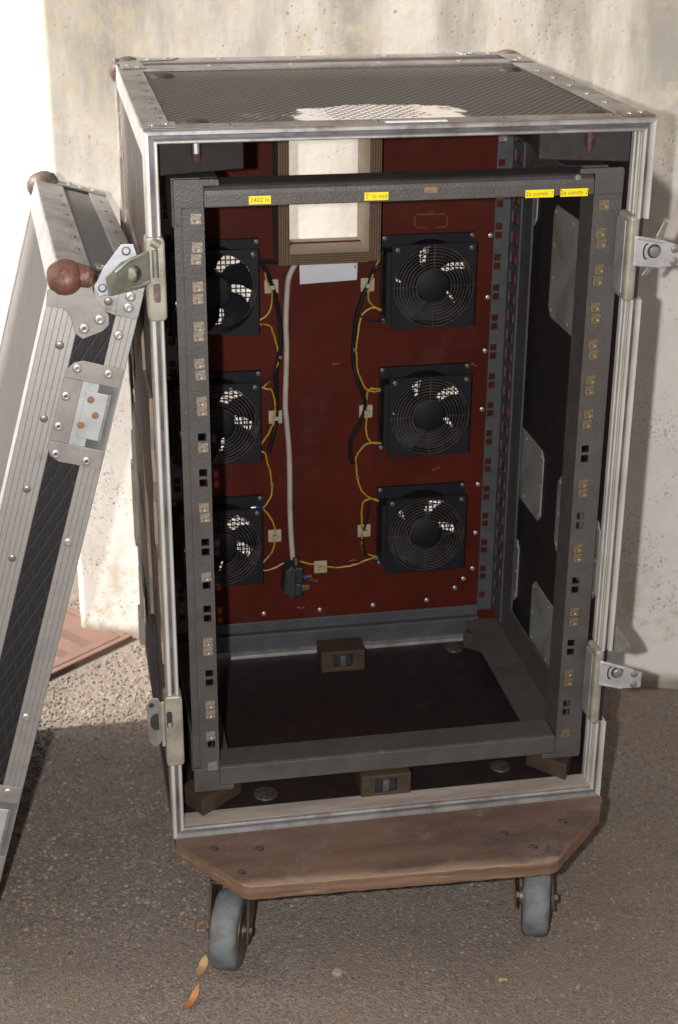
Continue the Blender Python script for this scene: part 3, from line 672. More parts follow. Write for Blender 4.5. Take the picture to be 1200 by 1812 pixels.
# ---- latches of the case
lu = M().prism(rounded(-.2840, -.2632, .8235, .9165, .006), 'y', -.0085, .018).build('latch', CREAMST, case, bevel=.0022)
M().prism([(-.3091, .9110), (-.2965, .9105), (-.2925, .8958), (-.3060, .8872), (-.3150, .8720), (-.3236, .8570), (-.3357, .8550), (-.3404, .865), (-.3300, .8849)], 'y', -.0105, -.0088).build('hook_plate', STEELB, lu, bevel=.0006)
for x, z in ((-.3045, .9035), (-.3315, .8645)):
    M().lathe((x, -.0104, z), (0, -1, 0), [(.0050, 0), (.0050, .0006), (.0033, .0008), (.0031, -.0006), (.00001, -.0007)], 14).build('hook_hole', DARKGRV, lu)
wv = [(-.3285, -.030, .8810), (-.3110, -.027, .8960), (-.2806, -.014, .9035), (-.2806, -.014, .8690), (-.2985, -.020, .8635), (-.3262, -.029, .8600)]
wg = M().add([V(p) for p in wv] + [V(p)+V((0.0003, .0018, 0)) for p in wv], [(0, 1, 2, 3, 4, 5), (11, 10, 9, 8, 7, 6)] + [(i, (i+1) % 6, 6+(i+1) % 6, 6+i) for i in range(6)])
OLIVE = mat('olive_zinc_wing', (.205, .215, .165), (.125, .135, .10), 40, .42, .45, .3, 150, .0006, (.09, .07, .045), 40, .54, .7)
wg = wg.build('wing', OLIVE, lu, bevel=.0006)
M().tube([(-.318, -.0305, .886), (-.302, -.0255, .8975), (-.285, -.0175, .9015)], .0022, 8).build('fold', STEEL, wg, True)
M().tube([(-.302, -.0235, .8665), (-.292, -.0195, .8675), (-.282, -.0155, .871)], .0025, 8).build('fold', STEEL, wg, True)
M().lathe((-.301, -.0195, .882), (-.3, -1, 0), [(.0072, -.001), (.0072, .0035), (.0060, .0042), (.0058, .0042), (.00001, .0046)], 6).build('stud', CREAMST, wg)
M().lathe((-.2995, -.0193, .881), (-.3, -1, 0), [(.0098, -.001), (.0098, .0012), (.0078, .0012), (.0078, -.001)], 20).build('stud_ring', BLACKW, wg, True)
M().cyl((-.2745, -.0125, .874), (-.2745, -.0125, .9035), .0034, None, 12).build('hinge_pin', STEEL, lu, True)
M().prism(rounded(-.2772, -.2700, .846, .866, .002), 'y', -.0120, -.0088).build('catch', BALLG, lu)
M().cyl((-.2772, -.0105, .913), (-.2700, -.0105, .908), .005, None, 12).build('spring_end', CREAMST, lu, True)
# right upper latch: the dish bulges inside the case, its wing sticks out to the right
ru = M().prism(rounded(.2578, .2706, .8205, .9195, .005), 'y', -.0052, .034).build('latch', CREAMST, case, bevel=.004, seg=3)
M().box(.2560, .2577, .004, .032, .828, .912).build('dish_back', DISHG, ru, bevel=.0015)
def right_wing(par, z, x0, L, dz):
    q = [(x0, z+.0175), (x0+L*.57, z+.0150+dz), (x0+L, z+.0085+dz*1.6), (x0+L, z-.0120+dz*1.6), (x0+L*.60, z-.0165+dz), (x0, z-.0165)]
    wgo = M().prism(q, 'y', -.0085, -.0066).build('wing', STEELB, par, bevel=.0006)
    M().tube([(x0+.002, -.009, z+.0158), (x0+L*.55, -.009, z+.0133+dz)], .0021, 8).build('fold', STEELB, wgo, True)
    M().tube([(x0+.002, -.009, z-.0148), (x0+L*.55, -.009, z-.0150+dz)], .0021, 8).build('fold', STEELB, wgo, True)
    for s in (1, -1): M().lathe((x0+L*.82, -.0083, z+dz*1.3-.0015+s*.0072), (0, -1, 0), [(.0052, 0), (.0045, .0016), (.0025, .0022), (.00001, .0024)], 14).build('boss', STEEL, wgo, True)
    M().lathe((x0+.0235, -.0084, z-.0005), (0, -1, 0), [(.0062, 0), (.0062, .004), (.0052, .0050), (.00001, .0053)], 16).build('stud', STEEL, wgo, True)
    M().torus((x0+.0235, -.0088, z-.0005), .0072, .0009, 22).build('stud_ring', BLACKW, wgo)
    cr = M().tube([(x0+.0145+.0035*math.sin(a), -.0088, z-.0005+.0085*math.cos(a)) for a in [PI*(-.1+1.2*i/8)*-1 for i in range(9)]], .0010, 6).build('crescent_slot', BLACKW, wgo)
    return wgo
wo = right_wing(ru, .8800, .2645, .0590, -.0035)
M().prism([(.2890, .8600), (.2945, .8938), (.3021, .9098), (.3077, .9083), (.3030, .8915), (.2940, .8560), (.2852, .8470), (.2801, .8483)], 'y', .004, .0062).build('hook_plate', STEEL, ru, bevel=.0005)
rl = M().prism(rounded(.2590, .2706, .2600, .3665, .005), 'y', -.0052, .030).build('latch', CREAMST, case, bevel=.004, seg=3)
M().box(.2572, .2589, .004, .028, .268, .358).build('dish_back', DISHG, rl, bevel=.0015)
right_wing(rl, .3370, .2640, .0570, -.0085)
M().prism([(.2720, .3560), (.2800, .395), (.2860, .398), (.3120, .362), (.318, .348), (.30, .345)], 'y', .024, .0262).build('hook_plate', STEEL, rl, bevel=.0005)
ll = M().prism(rounded(-.2850, -.2632, .2590, .3565, .005), 'y', -.0088, .018).build('latch', CREAMST, case, bevel=.0020)
M().prism([(-.3062, .3437), (-.3036, .3535), (-.2985, .3580), (-.2920, .3570), (-.2872, .3440), (-.2852, .33), (-.2868, .3040), (-.2920, .2935), (-.2985, .2895), (-.3062, .2985)], 'y', -.0105, -.0089).build('hook_plate', STEEL, ll, bevel=.0006)
M().lathe((-.3005, -.0104, .3482), (0, -1, 0), [(.0035, 0), (.0030, .0003), (.00001, .0003)], 12).build('hook_hole', BLACKW, ll)
M().prism([(-.2955+.0075*math.cos(a), .325+.0115*math.sin(a)) for a in [PI/2+PI*i/8 for i in range(9)]] + [(-.2925, .314), (-.2925, .336)], 'y', -.0110, -.0104).build('crescent_slot', BLACKW, ll)
M().prism(rounded(-.2828, -.2762, .3150, .3365, .003), 'y', -.0112, -.0086).build('catch', BLACKW, ll)
M().cyl((-.2795, -.0118, .317), (-.2795, -.0118, .3225), .0022, None, 10).build('catch_pin', STEELB, ll)
M().box(-.2898, -.2852, -.0118, -.0086, .290, .352).build('hinge_bar', CREAMST, ll, bevel=.001)

# ---- board with castors under the case
bd = M(); q = [(-.2795, .0), (-.2790, -.018), (-.2060, -.1165), (-.196, -.1205), (.172, -.1345), (.183, -.130), (.268, -.040), (.2815, -.012), (.2815, .56), (-.2795, .56)]
jb = random.Random(8); q2 = []
for i in range(len(q)):
    a, b = V(q[i]), V(q[(i+1) % len(q)]); L = (b-a).length; k = max(1, int(L/.011)) if max(a.y, b.y) < .05 else 1
    for j in range(k):
        p = a.lerp(b, j/k); nrm = V((b.y-a.y, a.x-b.x)).normalized(); q2.append(tuple(p + nrm*(jb.uniform(-.0011, .0006) if j or k == 1 else 0)))
q = q2; bd.prism(q, 'z', .1310, ZB-.0003)
bd.m = [1]*len(bd.m); bd.m[1] = 0
SCREWM = mat('sunken_screw', (.085, .072, .064), (.035, .027, .024), 160, .6, .3)
cb = bd.build('castor_board', [BOARD, BOARDE], case, bevel=.0018)
for x, yy in ((-.1775, -.045), (-.2055, -.0890), (.132, -.0660), (.160, -.100), (.213, -.0545), (-.233, -.0345)):
    put(rivet_mesh('+z', .0062, SCREWM, True), 'screw', (x, yy, ZB-.0010), cb)
def castor(x, yy, ang, trail):
    R_, W_ = .050, .034
    ax = V((math.cos(ang), -math.sin(ang), 0)); fwd = V((math.sin(ang), math.cos(ang), 0)); c = V((x, yy, R_))
    cs = M().prism(rounded(x-.034+trail.x, x+.034+trail.x, yy-.03+trail.y, yy+.03+trail.y, .006), 'z', .1265, .1307)
    cs.cyl((x+trail.x, yy+trail.y, .1150), (x+trail.x, yy+trail.y, .1266), .024, None, 20)
    co = cs.build('castor', FORK, case, True)
    tyre = M().lathe(c - ax*W_/2, ax, [(.030, .001), (.0445, 0), (.0485, .0025), (.050, .007), (.0502, W_/2), (.050, W_-.007), (.0485, W_-.0025), (.0445, W_), (.030, W_-.001)], 44)
    tyre.build('tyre', WHEEL, co, 50)
    M().lathe(c - ax*(W_/2+.0005), ax, [(.0295, 0), (.0295, .003), (.012, .006), (.0115, -.003), (.0115, W_+.004), (.012, W_-.005), (.0295, W_-.002), (.0295, W_+.001)], 28).build('hub', FORK, co, 40)
    fk = M()
    for s in (-1, 1):
        o_ = c + ax*s*(W_/2+.0055); top = V((x+trail.x, yy+trail.y, .111)) + ax*s*(W_/2+.0055)
        p = [o_+V((0, 0, -.013))+fwd*-.011, o_+V((0, 0, -.013))+fwd*.011, top+fwd*.028, top-fwd*.026]
        e = ax*.0032*s
        fk.add(p+[a+e for a in p], [(0, 1, 2, 3), (7, 6, 5, 4), (0, 4, 5, 1), (1, 5, 6, 2), (2, 6, 7, 3), (3, 7, 4, 0)])
    a, b = V((x+trail.x, yy+trail.y, .1112)), None
    p = [a+ax*sx*(W_/2+.0087)+fwd*f+V((0, 0, dz)) for dz in (0, .0035) for f in (-.026, .028) for sx in (-1, 1)]
    fk.add(p, [(0, 2, 3, 1), (4, 5, 7, 6), (0, 1, 5, 4), (2, 6, 7, 3), (0, 4, 6, 2), (1, 3, 7, 5)])
    fk.build('fork', FORK, co, bevel=.001)
    bo = M(); bo.cyl(c - ax*(W_/2+.0115), c + ax*(W_/2+.0115), .0060, None, 6); bo.build('axle_bolt', FORK, co)
castor(-.2190, -.0660, math.radians(19), V((.010, .030, 0)))
castor(.1780, -.0700, math.radians(17), V((0, .034, 0)))
castor(-.215, .49, math.radians(20), V((0, -.03, 0)))
castor(.205, .49, math.radians(-25), V((0, -.03, 0)))

# ------------------------------------------------------------------ the rack frame inside
rack = thing('rack_frame', 'grey hammertone steel rack frame with punched rails standing inside the case', 'rack frame', (.007, .24, .1885))
U = .04445; ZR = .9308+.0052; XL, XR = -.2256, .2396; YF = .0355
def hz(k):
    if k == 0: return [ZR-.00635]
    if k == 16: return [ZR-16*U+.00635]
    return [ZR-k*U+.00635, ZR-k*U-.00635]
ZR = .9308
def holes(xc, ks=range(17), h=.00475): return [(xc-h, xc+h, z-h, z+h) for k in ks for z in hz(k)]
lf = M().plate(-.2401, -.2161, .2235, .9362, YF, YF+.003, holes(XL)).build('front_rail', HAMMER, rack)
M().box(-.2191, -.2161, YF+.003, YF+.045, .2235, .9362).build('rail_flange', HAMMER, lf)
M().box(-.2490, -.2402, YF+.003, YF+.006, .2235, .9175).build('rail_lip', HAMMER, lf)
rf = M().plate(.2280, .2618, .2235, .9362, YF, YF+.003, holes(XR)).build('front_rail', HAMMER, rack)
M().box(.2280, .2310, YF+.003, YF+.045, .2235, .9362).build('rail_flange', HAMMER, rf)
# corner gussets
for s, x0, x1, tab in ((-1, -.2492, -.2161, -.1985), (1, .2280, .2623, .2112)):
    if s < 0:
        tq = [(-.2490, .9180), (-.2402, .9180), (-.2402, .9364), (-.2161, .9364), (-.2161, .9600), (-.1990, .9600), (-.1985, .9640), (-.2000, .9672), (-.2470, .9680), (-.2490, .9660)]
        bq = [(-.2490, .1895), (-.1985, .1895), (-.1978, .1960), (-.2161, .1960), (-.2161, .2233), (-.2490, .2233)]
    else:
        tq = [(.2280, .9364), (.2620, .9364), (.2625, .9640), (.2600, .9668), (.2110, .9662), (.2095, .9630), (.2100, .9600), (.2280, .9600)]
        bq = [(.2112, .1890), (.2600, .1885), (.2625, .1910), (.2625, .2233), (.2280, .2233), (.2280, .1960), (.2100, .1960), (.2095, .192)]
    M().prism(tq, 'y', YF-.0012, YF+.0030).build('corner_gusset', HAMMER, rack, bevel=.0008)
    M().prism(bq, 'y', YF-.0012, YF+.0030).build('corner_gusset', HAMMER, rack, bevel=.0008)
tr = M().prism([(YF-.0002, .9362), (YF+.0032, .9362), (YF+.0032, .9530), (YF+.0075, .9562), (YF+.049, .9562), (YF+.049, .9592), (YF+.0105, .9592), (YF+.0048, .9578), (YF+.0012, .9545), (YF-.0002, .9500)], 'x', -.2160, .2279)
top_rail = tr.build('top_rail', HAMMER, rack, bevel=.0012)
br = M().box(-.2160, .2279, YF-.0002, YF+.0032, .1960, .2222); br.box(-.2160, .2279, YF+.0033, YF+.045, .2192, .2222)
br.build('bottom_rail', HAMMER, rack, bevel=.0012)
M().lathe((-.004, YF+.004, .2222), (0, 0, 1), [(.0065, 0), (.005, .0012), (.00001, .0018)], 9).build('weld_spot', mat('brown_weld', (.12, .08, .055), (.07, .05, .04), 200, .7), rack, True)
M().lathe((.207, YF-.001, .956), (0, -1, .5), [(.0045, 0), (.0036, .0022), (.00001, .0028)], 7).build('weld_spot', STEEL, rack, True)
# side members
for s in (-1, 1):
    x1 = .007+s*.2545; x0 = .007+s*.202
    for z0, up_ in ((.1890, 1), (.9562, -1)):
        sm = M().box(min(x0, x1), max(x0, x1), YF+.050, .435, z0, z0+.003)
        xx = (x1-s*.003, x1); sm.box(min(xx), max(xx), YF+.050, .435, *( (z0+.0031, z0+.054) if up_ > 0 else (z0-.052, z0-.0001)))
        sm.build('side_member', HAMMER, rack, bevel=.0008)
# rear frame
YR = .4499
for s, xc in ((-1, XL), (1, XR)):
    x0, x1 = (xc-.0145, xc+.0075) if s < 0 else (xc-.0068, xc+.0155)
    rr = M().plate(x0, x1, .200, .955, YR, YR+.003, holes(xc)).build('rear_rail', HAMMERB, rack)
    xo = x1+.0006 if s > 0 else x0-.0036
    sl = M().box(xo, xo+.003, .402, .408, .20, .955); sl.box(xo, xo+.003, .443, .452, .20, .955)
    z = .20
    while z < .94: sl.box(xo, xo+.003, .4081, .4429, z, z+.012); z += .0285
    sl.build('slotted_flange', HAMMERB, rr)
    M().box(xo+(.0032 if s > 0 else -.0035), xo+(.0062 if s > 0 else -.0005), .36, .401, .20, .955).build('side_post', HAMMERB, rr)
    if s > 0:
        for k, zz in enumerate((hz(0)[0], hz(2)[0])): pass
rb = M().box(-.205, .2325, YR-.004, YR-.001, .1935, .2105); rb.box(-.205, .2325, YR-.012, YR-.0042, .1905, .1935); rb.box(-.205, .2325, YR-.0145, YR-.0122, .1675, .1935)
rb.build('rear_bottom_rail', HAMMERB, rack, bevel=.0008)
M().box(-.205, .2325, YR-.004, YR-.001, .9562, .985).build('rear_top_rail', HAMMERB, rack)
# cage nuts
def nut_mesh(m):
    a = M().hole_plate(-.0058, .0058, -.0058, .0058, -.0010, .0004, 0, 0, .0042, 16)
    a.lathe((0, .0004, 0), (0, 1, 0), [(.0052, 0), (.0042, 0), (.0034, .0012), (.0034, .005)], 16, 0); a.cyl((0, .005, 0), (0, .0056, 0), .0036, None, 12, 1); a.box(-.0046, .0046, .0005, .0070, -.0046, -.0037, 0); a.box(-.0046, .0046, .0005, .0070, .0037, .0046, 0)
    o = a.build('temp', [m, VOID]); me = o.data; me.transform(Matrix.Translation(ORG[o])); bpy.data.objects.remove(o); me.name = 'cage_nut'; return me
NUTY, NUTG = nut_mesh(ZINCY), nut_mesh(ZINCG)
left_nuts = {0: 'a', 1: 'ab', 2: 'ab', 3: 'ab', 4: 'ab', 5: 'ab', 6: 'b', 8: 'ab', 10: 'a', 12: 'ab', 14: 'ab', 15: 'a', 16: 'a'}
right_nuts = {0: 'a', 1: 'ab', 2: 'ab', 3: 'ab', 4: 'ab', 5: 'ab', 6: 'ab', 8: 'ab', 10: 'ab', 12: 'ab', 14: 'ab', 16: 'a'}
rn = random.Random(5)
for par, xc, d, me in ((lf, XL, left_nuts, NUTG), (rf, XR, right_nuts, NUTY)):
    for k, ab in d.items():
        for i, z in enumerate(hz(k)):
            if 'ab'[i] in ab: put(me, 'cage_nut', (xc+rn.uniform(-.0009, .0009), YF-.0006, z+rn.uniform(-.0009, .0009)), par, (0, rn.uniform(-.06, .06), 0))
rearR = [o for o in rack.children if o.name.startswith('rear_rail')][-1]
for z in (hz(0)[0]+.003, hz(2)[0]): put(NUTG, 'cage_nut', (XR, YR-.0006, z), rearR)
# yellow label tapes with their lettering
def label(txt, x0, x1, z0, z1, size):
    lb = M().box(x0, x1, YF-.0009, YF-.0004, z0, z1).build('label_tape', YEL, rack)
    cu = bpy.data.curves.new('lettering', 'FONT'); cu.body = txt; cu.size = size; cu.align_x = 'CENTER'; cu.align_y = 'CENTER'
    to = bpy.data.objects.new('lettering', cu); COL.objects.link(to)
    me = bpy.data.meshes.new_from_object(to.evaluated_get(bpy.context.evaluated_depsgraph_get())); bpy.data.objects.remove(to)
    me.materials.clear(); me.materials.append(INK); me.transform(Matrix.Rotation(PI/2, 4, 'X'))
    o = put(me, 'lettering', ((x0+x1)/2, YF-.00115, (z0+z1)/2), lb)
    return lb
label('2402 hi', -.1668, -.1426, .9385, .9475, .0073)['label'] = 'yellow label tape reading 2402 hi'
label('2" hi mid', -.0382, -.0112, .9385, .9473, .0070)['label'] = 'yellow label tape reading 2" hi mid'
label('2x combi 1', .1466, .1798, .9352, .9440, .0072)['label'] = 'yellow label tape reading 2x combi 1'
label('2x combi 2', .1878, .2202, .9352, .9440, .0072)['label'] = 'yellow label tape reading 2x combi 2'
M().prism([(.0288, .9452), (.0440, .9440), (.0450, .9508), (.0300, .9512)], 'y', YF-.0008, YF-.0003).build('tape_remnant', TAPE, rack)

# red back panel with the six fan holes and the opening of the air duct
FX = {'r': .139, 'l': -.167}; FZ = {'r': (.7305, .5380, .3510), 'l': (.7330, .5430, .3510)}
YP = .4540
rp = M(); BX0, BX1, BZ0, BZ1 = -.258, .2675, .172, 1.008
xs = [BX0, FX['l']-.0615, FX['l']+.0615, -.0670, .0435, FX['r']-.0615, FX['r']+.0615, BX1]
def rbox(x0, x1, z0, z1): rp.plate(x0, x1, z0, z1, YP, YP+.006, [])
rbox(xs[0], xs[1], BZ0, BZ1); rbox(xs[2], xs[3], BZ0, BZ1); rbox(xs[4], xs[5], BZ0, BZ1); rbox(xs[6], xs[7], BZ0, BZ1); rbox(xs[3], xs[4], BZ0, .7895)
for s, (a, b) in (('l', (xs[1], xs[2])), ('r', (xs[5], xs[6]))):
    zs = [BZ0]
    for zc in sorted(FZ[s]): zs += [zc-.0615, zc+.0615]
    zs.append(BZ1)
    for i in range(0, len(zs)-1, 2): rbox(a, b, zs[i], zs[i+1])
    for zc in FZ[s]: rp.hole_plate(a, b, zc-.0615, zc+.0615, YP, YP+.006, FX[s], zc, .0565, 40)
panel = rp.build('back_panel', RED, rack)
for x, z in ((-.1011, .2199), (-.0148, .2192), (.0681, .2198), (.1528, .2213), (.1972, .239), (.2102, .2535), (.224, .27), (.2265, .33), (.227, .41), (.228, .53), (.2285, .62), (.229, .70), (.229, .79)):
    put(rivet_mesh('-y', .0034, RIV), 'screw', (x, YP-.0002, z), panel)
ck = M()
for pts_ in ([(.121, .8235), (.163, .8230)], [(.119, .822), (.1185, .807)], [(.1645, .821), (.1655, .806)], [(.121, .8055), (.134, .8040)], [(.150, .8040), (.1635, .8050)], [(.138, .8265), (.146, .8268)]):
    ck.tube([(p[0], YP-.0001, p[1]) for p in pts_], .0012, 6)
ck.build('chalk_mark', CHALK, panel)
rs = random.Random(21); CHIP = mat('paint_chip', (.22, .12, .09), (.12, .05, .04), 200, .8)
for x, z in ((.0025, .6120), (.030, .30), (-.03, .27), (.20, .30), (.155, .44), (-.05, .225), (.205, .60)):
    c_ = M()
    for k in range(3): a = rs.uniform(-.5, .5); c_.tube([(x+.004*k, YP-.0001, z+rs.uniform(-.002, .002)), (x+.004*k+.004, YP-.0001, z+.004*a)], rs.uniform(.0004, .0008), 5)
    c_.build('paint_chip', CHIP, panel)['kind'] = 'stuff'

# ------------------------------------------------------------------ fans
FSCREW = mat('dull_fan_screw', (.16, .155, .145), (.08, .077, .072), 200, .45, .5)
GRP = 'cooling fans screwed to the red panel'
def make_fan(label, cx, cz, guard=True, seed=0):
    cut = 7 if cx < 0 else 0
    f = thing('cooling_fan', label, 'fan', (cx, YP-.001, cz-.06), GRP)
    yf, yb = .4150, YP-.0012
    h = M().hole_plate(cx-.060, cx+.060, cz-.060, cz+.060, yf, yf+.0045, cx, cz, .0572, 44)
    h.hole_plate(cx-.068, cx+.066, cz-.060, cz+.0665, yb-.0055, yb, cx, cz, .0572, 44)
    n = 40; vs = []; fs = []
    for y in (yf+.0046, yb-.0056):
        for r in (.0572, .0595): vs += [(cx+r*math.cos(2*PI*i/n), y, cz+r*math.sin(2*PI*i/n)) for i in range(n)]
    for i in range(n):
        j = (i+1) % n; fs += [(i, j, 2*n+j, 2*n+i), (n+i, 3*n+i, 3*n+j, n+j)]
    h.add(vs, fs)
    h.box(cx-.0665, cx-.0545, yf+.004, yb-.0058, cz-.045, cz+.05)
    hs = h.build('housing', FANBLK, f, 35)
    M().lathe((cx, yf+.006, cz), (0, 1, 0), [(.00001, -.0012), (.020, -.0010), (.0235, .001), (.0245, .004), (.0245, .029)], 30).build('hub', FANBLK, f, 40)
    a0 = random.Random(seed).random()*2*PI
    for k in range(5):
        b = M(); vs = []; N = 7
        for side in (0, .0012):
            for r in (.0235, .040, .0560):
                span = math.radians((67 if r < .03 else 65 if r < .05 else 60 + 4*guard) - cut)
                for i in range(N):
                    t = a0 + 2*PI*k/5 + (i/(N-1))*span + (.012 if r < .03 else .15 if r < .05 else .34)*-1
                    y = yf+.010 + (1-i/(N-1))*.020 + side
                    vs.append((cx+r*math.cos(t), y, cz+r*math.sin(t)))
        q = 3*N; fs = []
        for j in range(2):
            for i in range(N-1):
                A = j*N+i; fs += [(A, A+1, A+N+1, A+N), (q+A, q+A+N, q+A+N+1, q+A+1)]
        ring = [i for i in range(N)] + [N*j+N-1 for j in (1, 2)] + [2*N+i for i in range(N-2, -1, -1)] + [N]
        fs += [(ring[i], ring[(i+1) % len(ring)], q+ring[(i+1) % len(ring)], q+ring[i]) for i in range(len(ring))]
        b.add(vs, fs).build('blade', FANBLK, f, 40)
    if guard:
        gd = M()
        for r in (.0255, .0300, .0345, .0390, .0435, .0480, .0525, .0565): gd.torus((cx, yf-.0022, cz), r, .00085, 44, 6)
        for k in range(4):
            t = PI/4*0 + k*PI/2; gd.tube([(cx+.0255*math.cos(t), yf-.0010, cz+.0255*math.sin(t)), (cx+.0600*math.cos(t), yf-.0010, cz+.0600*math.sin(t))], .0009, 6)
        gd.build('finger_guard', FANGRL, f, True)
    ms = M(); yb2 = YP+.0075; s = -.054
    while s <= .0541:
        L = math.sqrt(max(0, .057**2-s*s))
        ms.box(cx+s-.0009, cx+s+.0009, yb2, yb2+.0012, cz-L, cz+L); ms.box(cx-L, cx+L, yb2+.0013, yb2+.0025, cz+s-.0009, cz+s+.0009); s += .0068
    ms.build('rear_mesh', BLKRUB, f)
    for dx, dz in ((-.064, .0625), (.062, .0625), (-.064, -.0565), (.062, -.0565)):
        put(rivet_mesh('-y', .0034, FSCREW, True), 'screw', (cx+dx, yb-.0057 if abs(dx) > .0615 or dz > .061 else yf, cz+dz), f)
    for dx, dz in ((-.052, .053), (.053, .053)): put(rivet_mesh('-y', .0034, FSCREW, True), 'screw', (cx+dx, yf-.0001, cz+dz), f)
    return f
make_fan('black fan on the red panel, top right, beside the top of the right rear rail', FX['r'], FZ['r'][0], True, 1)
make_fan('black fan on the red panel, middle one of the right hand column', FX['r'], FZ['r'][1], True, 2)
make_fan('black fan on the red panel, lowest of the right hand column', FX['r'], FZ['r'][2], True, 3)
make_fan('black fan without a front guard, blades bare, upper left on the red panel', FX['l'], FZ['l'][0], False, 4)
make_fan('black guarded fan half hidden by the left rail, middle one of the left column', FX['l'], FZ['l'][1], True, 5)
make_fan('black guarded fan half hidden by the left rail, lowest of the left column', FX['l'], FZ['l'][2], True, 6)

# ------------------------------------------------------------------ plywood air duct at the top of the red panel
du = thing('air_duct', 'open plywood duct box fixed at the top of the red back panel', 'air duct', (-.0117, .435, .772))
dx0, dx1, dz0 = -.0815, .0585, .7735; DY0, DY1, tt = .397, .482, .0150
def ply_piece(name, x0, x1, z0, z1, across):
    b = M().box(x0, x1, DY0, DY1, z0, z1)
    b.ply = [((p.x-x0)/(x1-x0) if across == 'x' else (p.z-z0)/(z1-z0)) for p in b.v]
    b.m = [0, 0, 1, 0, 0, 0] if False else [2 if across == 'z' else 0]*6
    # faces order: bottom, top, front, back, left, right
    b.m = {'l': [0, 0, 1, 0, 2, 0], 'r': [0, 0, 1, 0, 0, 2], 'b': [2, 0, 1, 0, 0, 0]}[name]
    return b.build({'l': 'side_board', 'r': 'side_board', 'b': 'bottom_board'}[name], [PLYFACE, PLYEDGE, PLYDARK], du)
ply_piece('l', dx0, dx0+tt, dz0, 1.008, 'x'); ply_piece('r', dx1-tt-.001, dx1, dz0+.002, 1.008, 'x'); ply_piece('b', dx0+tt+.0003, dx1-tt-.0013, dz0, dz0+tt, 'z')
sc = M()
M().prism([(-.044, .7578), (.0378, .7605), (.0372, .7338), (-.0437, .7310)], 'y', YP-.0008, YP-.0002)
cardo = M().prism([(-.0445, .7700), (.0380, .7722), (.0372, .7345), (-.0437, .7315)], 'y', YP-.0016, YP-.0004).build('paper_card', WHITEP)
tag(cardo, 'blank white card stuck to the red panel under the plywood duct', 'card')
M().tube([(.0330, YP-.0018, .7520), (.0345, YP-.0018, .7570), (.0358, YP-.0018, .7500), (.0335, YP-.0018, .7540), (.0362, YP-.0018, .7550)], .0005, 5).build('pen_scribble', INK, cardo)

# ------------------------------------------------------------------ wiring
WR = {"white_cable": [[-.0477, .7690], [-.0597, .7441], [-.063, .716], [-.0649, .6752], [-.0644, .6379], [-.0664, .579], [-.0666, .5533], [-.0644, .5273], [-.0614, .4834], [-.0608, .439], [-.0611, .3939], [-.0597, .348], [-.0573, .3126]],
"yl1": [[-.0958, .7616], [-.0921, .7418], [-.0844, .725], [-.0854, .7048], [-.0916, .6912], [-.1073, .6797]], "yl2": [[-.1057, .678], [-.0977, .6784], [-.0862, .6738], [-.0796, .6528], [-.0758, .6293], [-.0813, .6061], [-.094, .5873], [-.1014, .5844]],
"yl3": [[-.1014, .5852], [-.0908, .5829], [-.086, .5801], [-.0817, .5645], [-.082, .5374], [-.0908, .5168], [-.1085, .4891]], "yl4": [[-.1085, .4891], [-.0978, .4858], [-.093, .4678], [-.0875, .4399], [-.089, .4167], [-.1006, .3981]],
"yl5": [[-.1023, .3987], [-.0878, .3777], [-.0834, .3531], [-.0884, .3253], [-.107, .3016]], "yl6": [[-.1087, .3027], [-.1019, .2965], [-.0887, .2964], [-.0700, .3045]],
"yr1": [[.0883, .7677], [.0794, .7729], [.0737, .7723], [.0655, .7577], [.0535, .7242], [.0538, .7041], [.0637, .6938], [.0752, .6875]], "yr2": [[.0752, .6891], [.0661, .6945], [.058, .6941], [.0451, .6844], [.0385, .6556], [.0367, .6263], [.0403, .5995], [.051, .5741], [.0615, .57], [.0773, .5704]],
"yr3": [[.0773, .5717], [.0647, .5741], [.054, .5687], [.0528, .5324], [.0532, .5048], [.0609, .491], [.0805, .4876]], "yr4": [[.0804, .4885], [.0551, .4892], [.0405, .4746], [.0377, .4592], [.0422, .4279], [.0553, .4065], [.0822, .3918]],
"yr5": [[.0821, .3937], [.0597, .4008], [.0495, .3951], [.0475, .3769], [.0479, .3501], [.0482, .3249], [.0549, .3103], [.0742, .3031]], "yr6": [[.0724, .3042], [.0585, .3025], [.0403, .2954], [.0133, .291], [-.0144, .296], [-.0520, .3082]],
"br1": [[.0829, .7542], [.0652, .7517], [.0601, .7438], [.0519, .7247], [.0436, .7075], [.0353, .679], [.0325, .6413], [.0336, .6117], [.0392, .5876], [.05, .5569], [.0502, .5386], [.04, .5148], [.0285, .494], [.0299, .4753], [.0334, .4577]],
"br2": [[.0418, .6825], [.0558, .6768], [.0787, .6749]], "br3": [[.0484, .3445], [.0504, .321], [.0567, .3064], [.0725, .3004]], "br4": [[.0597, .4017], [.0566, .3762], [.0492, .3444]],
"bl1": [[-.1114, .7702], [-.102, .769], [-.0769, .7656]], "bl2": [[-.0989, .7681], [-.0881, .7445], [-.0801, .7216], [-.0744, .6929], [-.0723, .6582], [-.075, .6292], [-.0777, .6], [-.0791, .5403], [-.0834, .5133], [-.0912, .4853]], "bl3": [[-.075, .6217], [-.0833, .6028], [-.1014, .5861]]}
YW = .4475
def wire(key, r, m, name, par, wob=.0018, dy=0, twist=False):
    p = [(a[0], YW+dy+wob*math.sin(i*1.7+len(key)), a[1]) for i, a in enumerate(WR[key])]
    s = spline(p, 8); jr = random.Random(len(key)*7+ord(key[-1])+ord(key[1])); jx = jz = 0
    for i in range(1, len(s)-1):
        jx = jx*.75 + jr.uniform(-.0005, .0005); jz = jz*.75 + jr.uniform(-.0005, .0005); s[i] = s[i] + V((jx, jz*.6, jz))
    return M().tube(s, r, 8).build(name, m, par, True)
LT = thing('wiring_loom', 'black and green-yellow wiring running down beside the left column of fans', 'wiring', (-.09, .45, .30), 'wiring looms on the red panel')
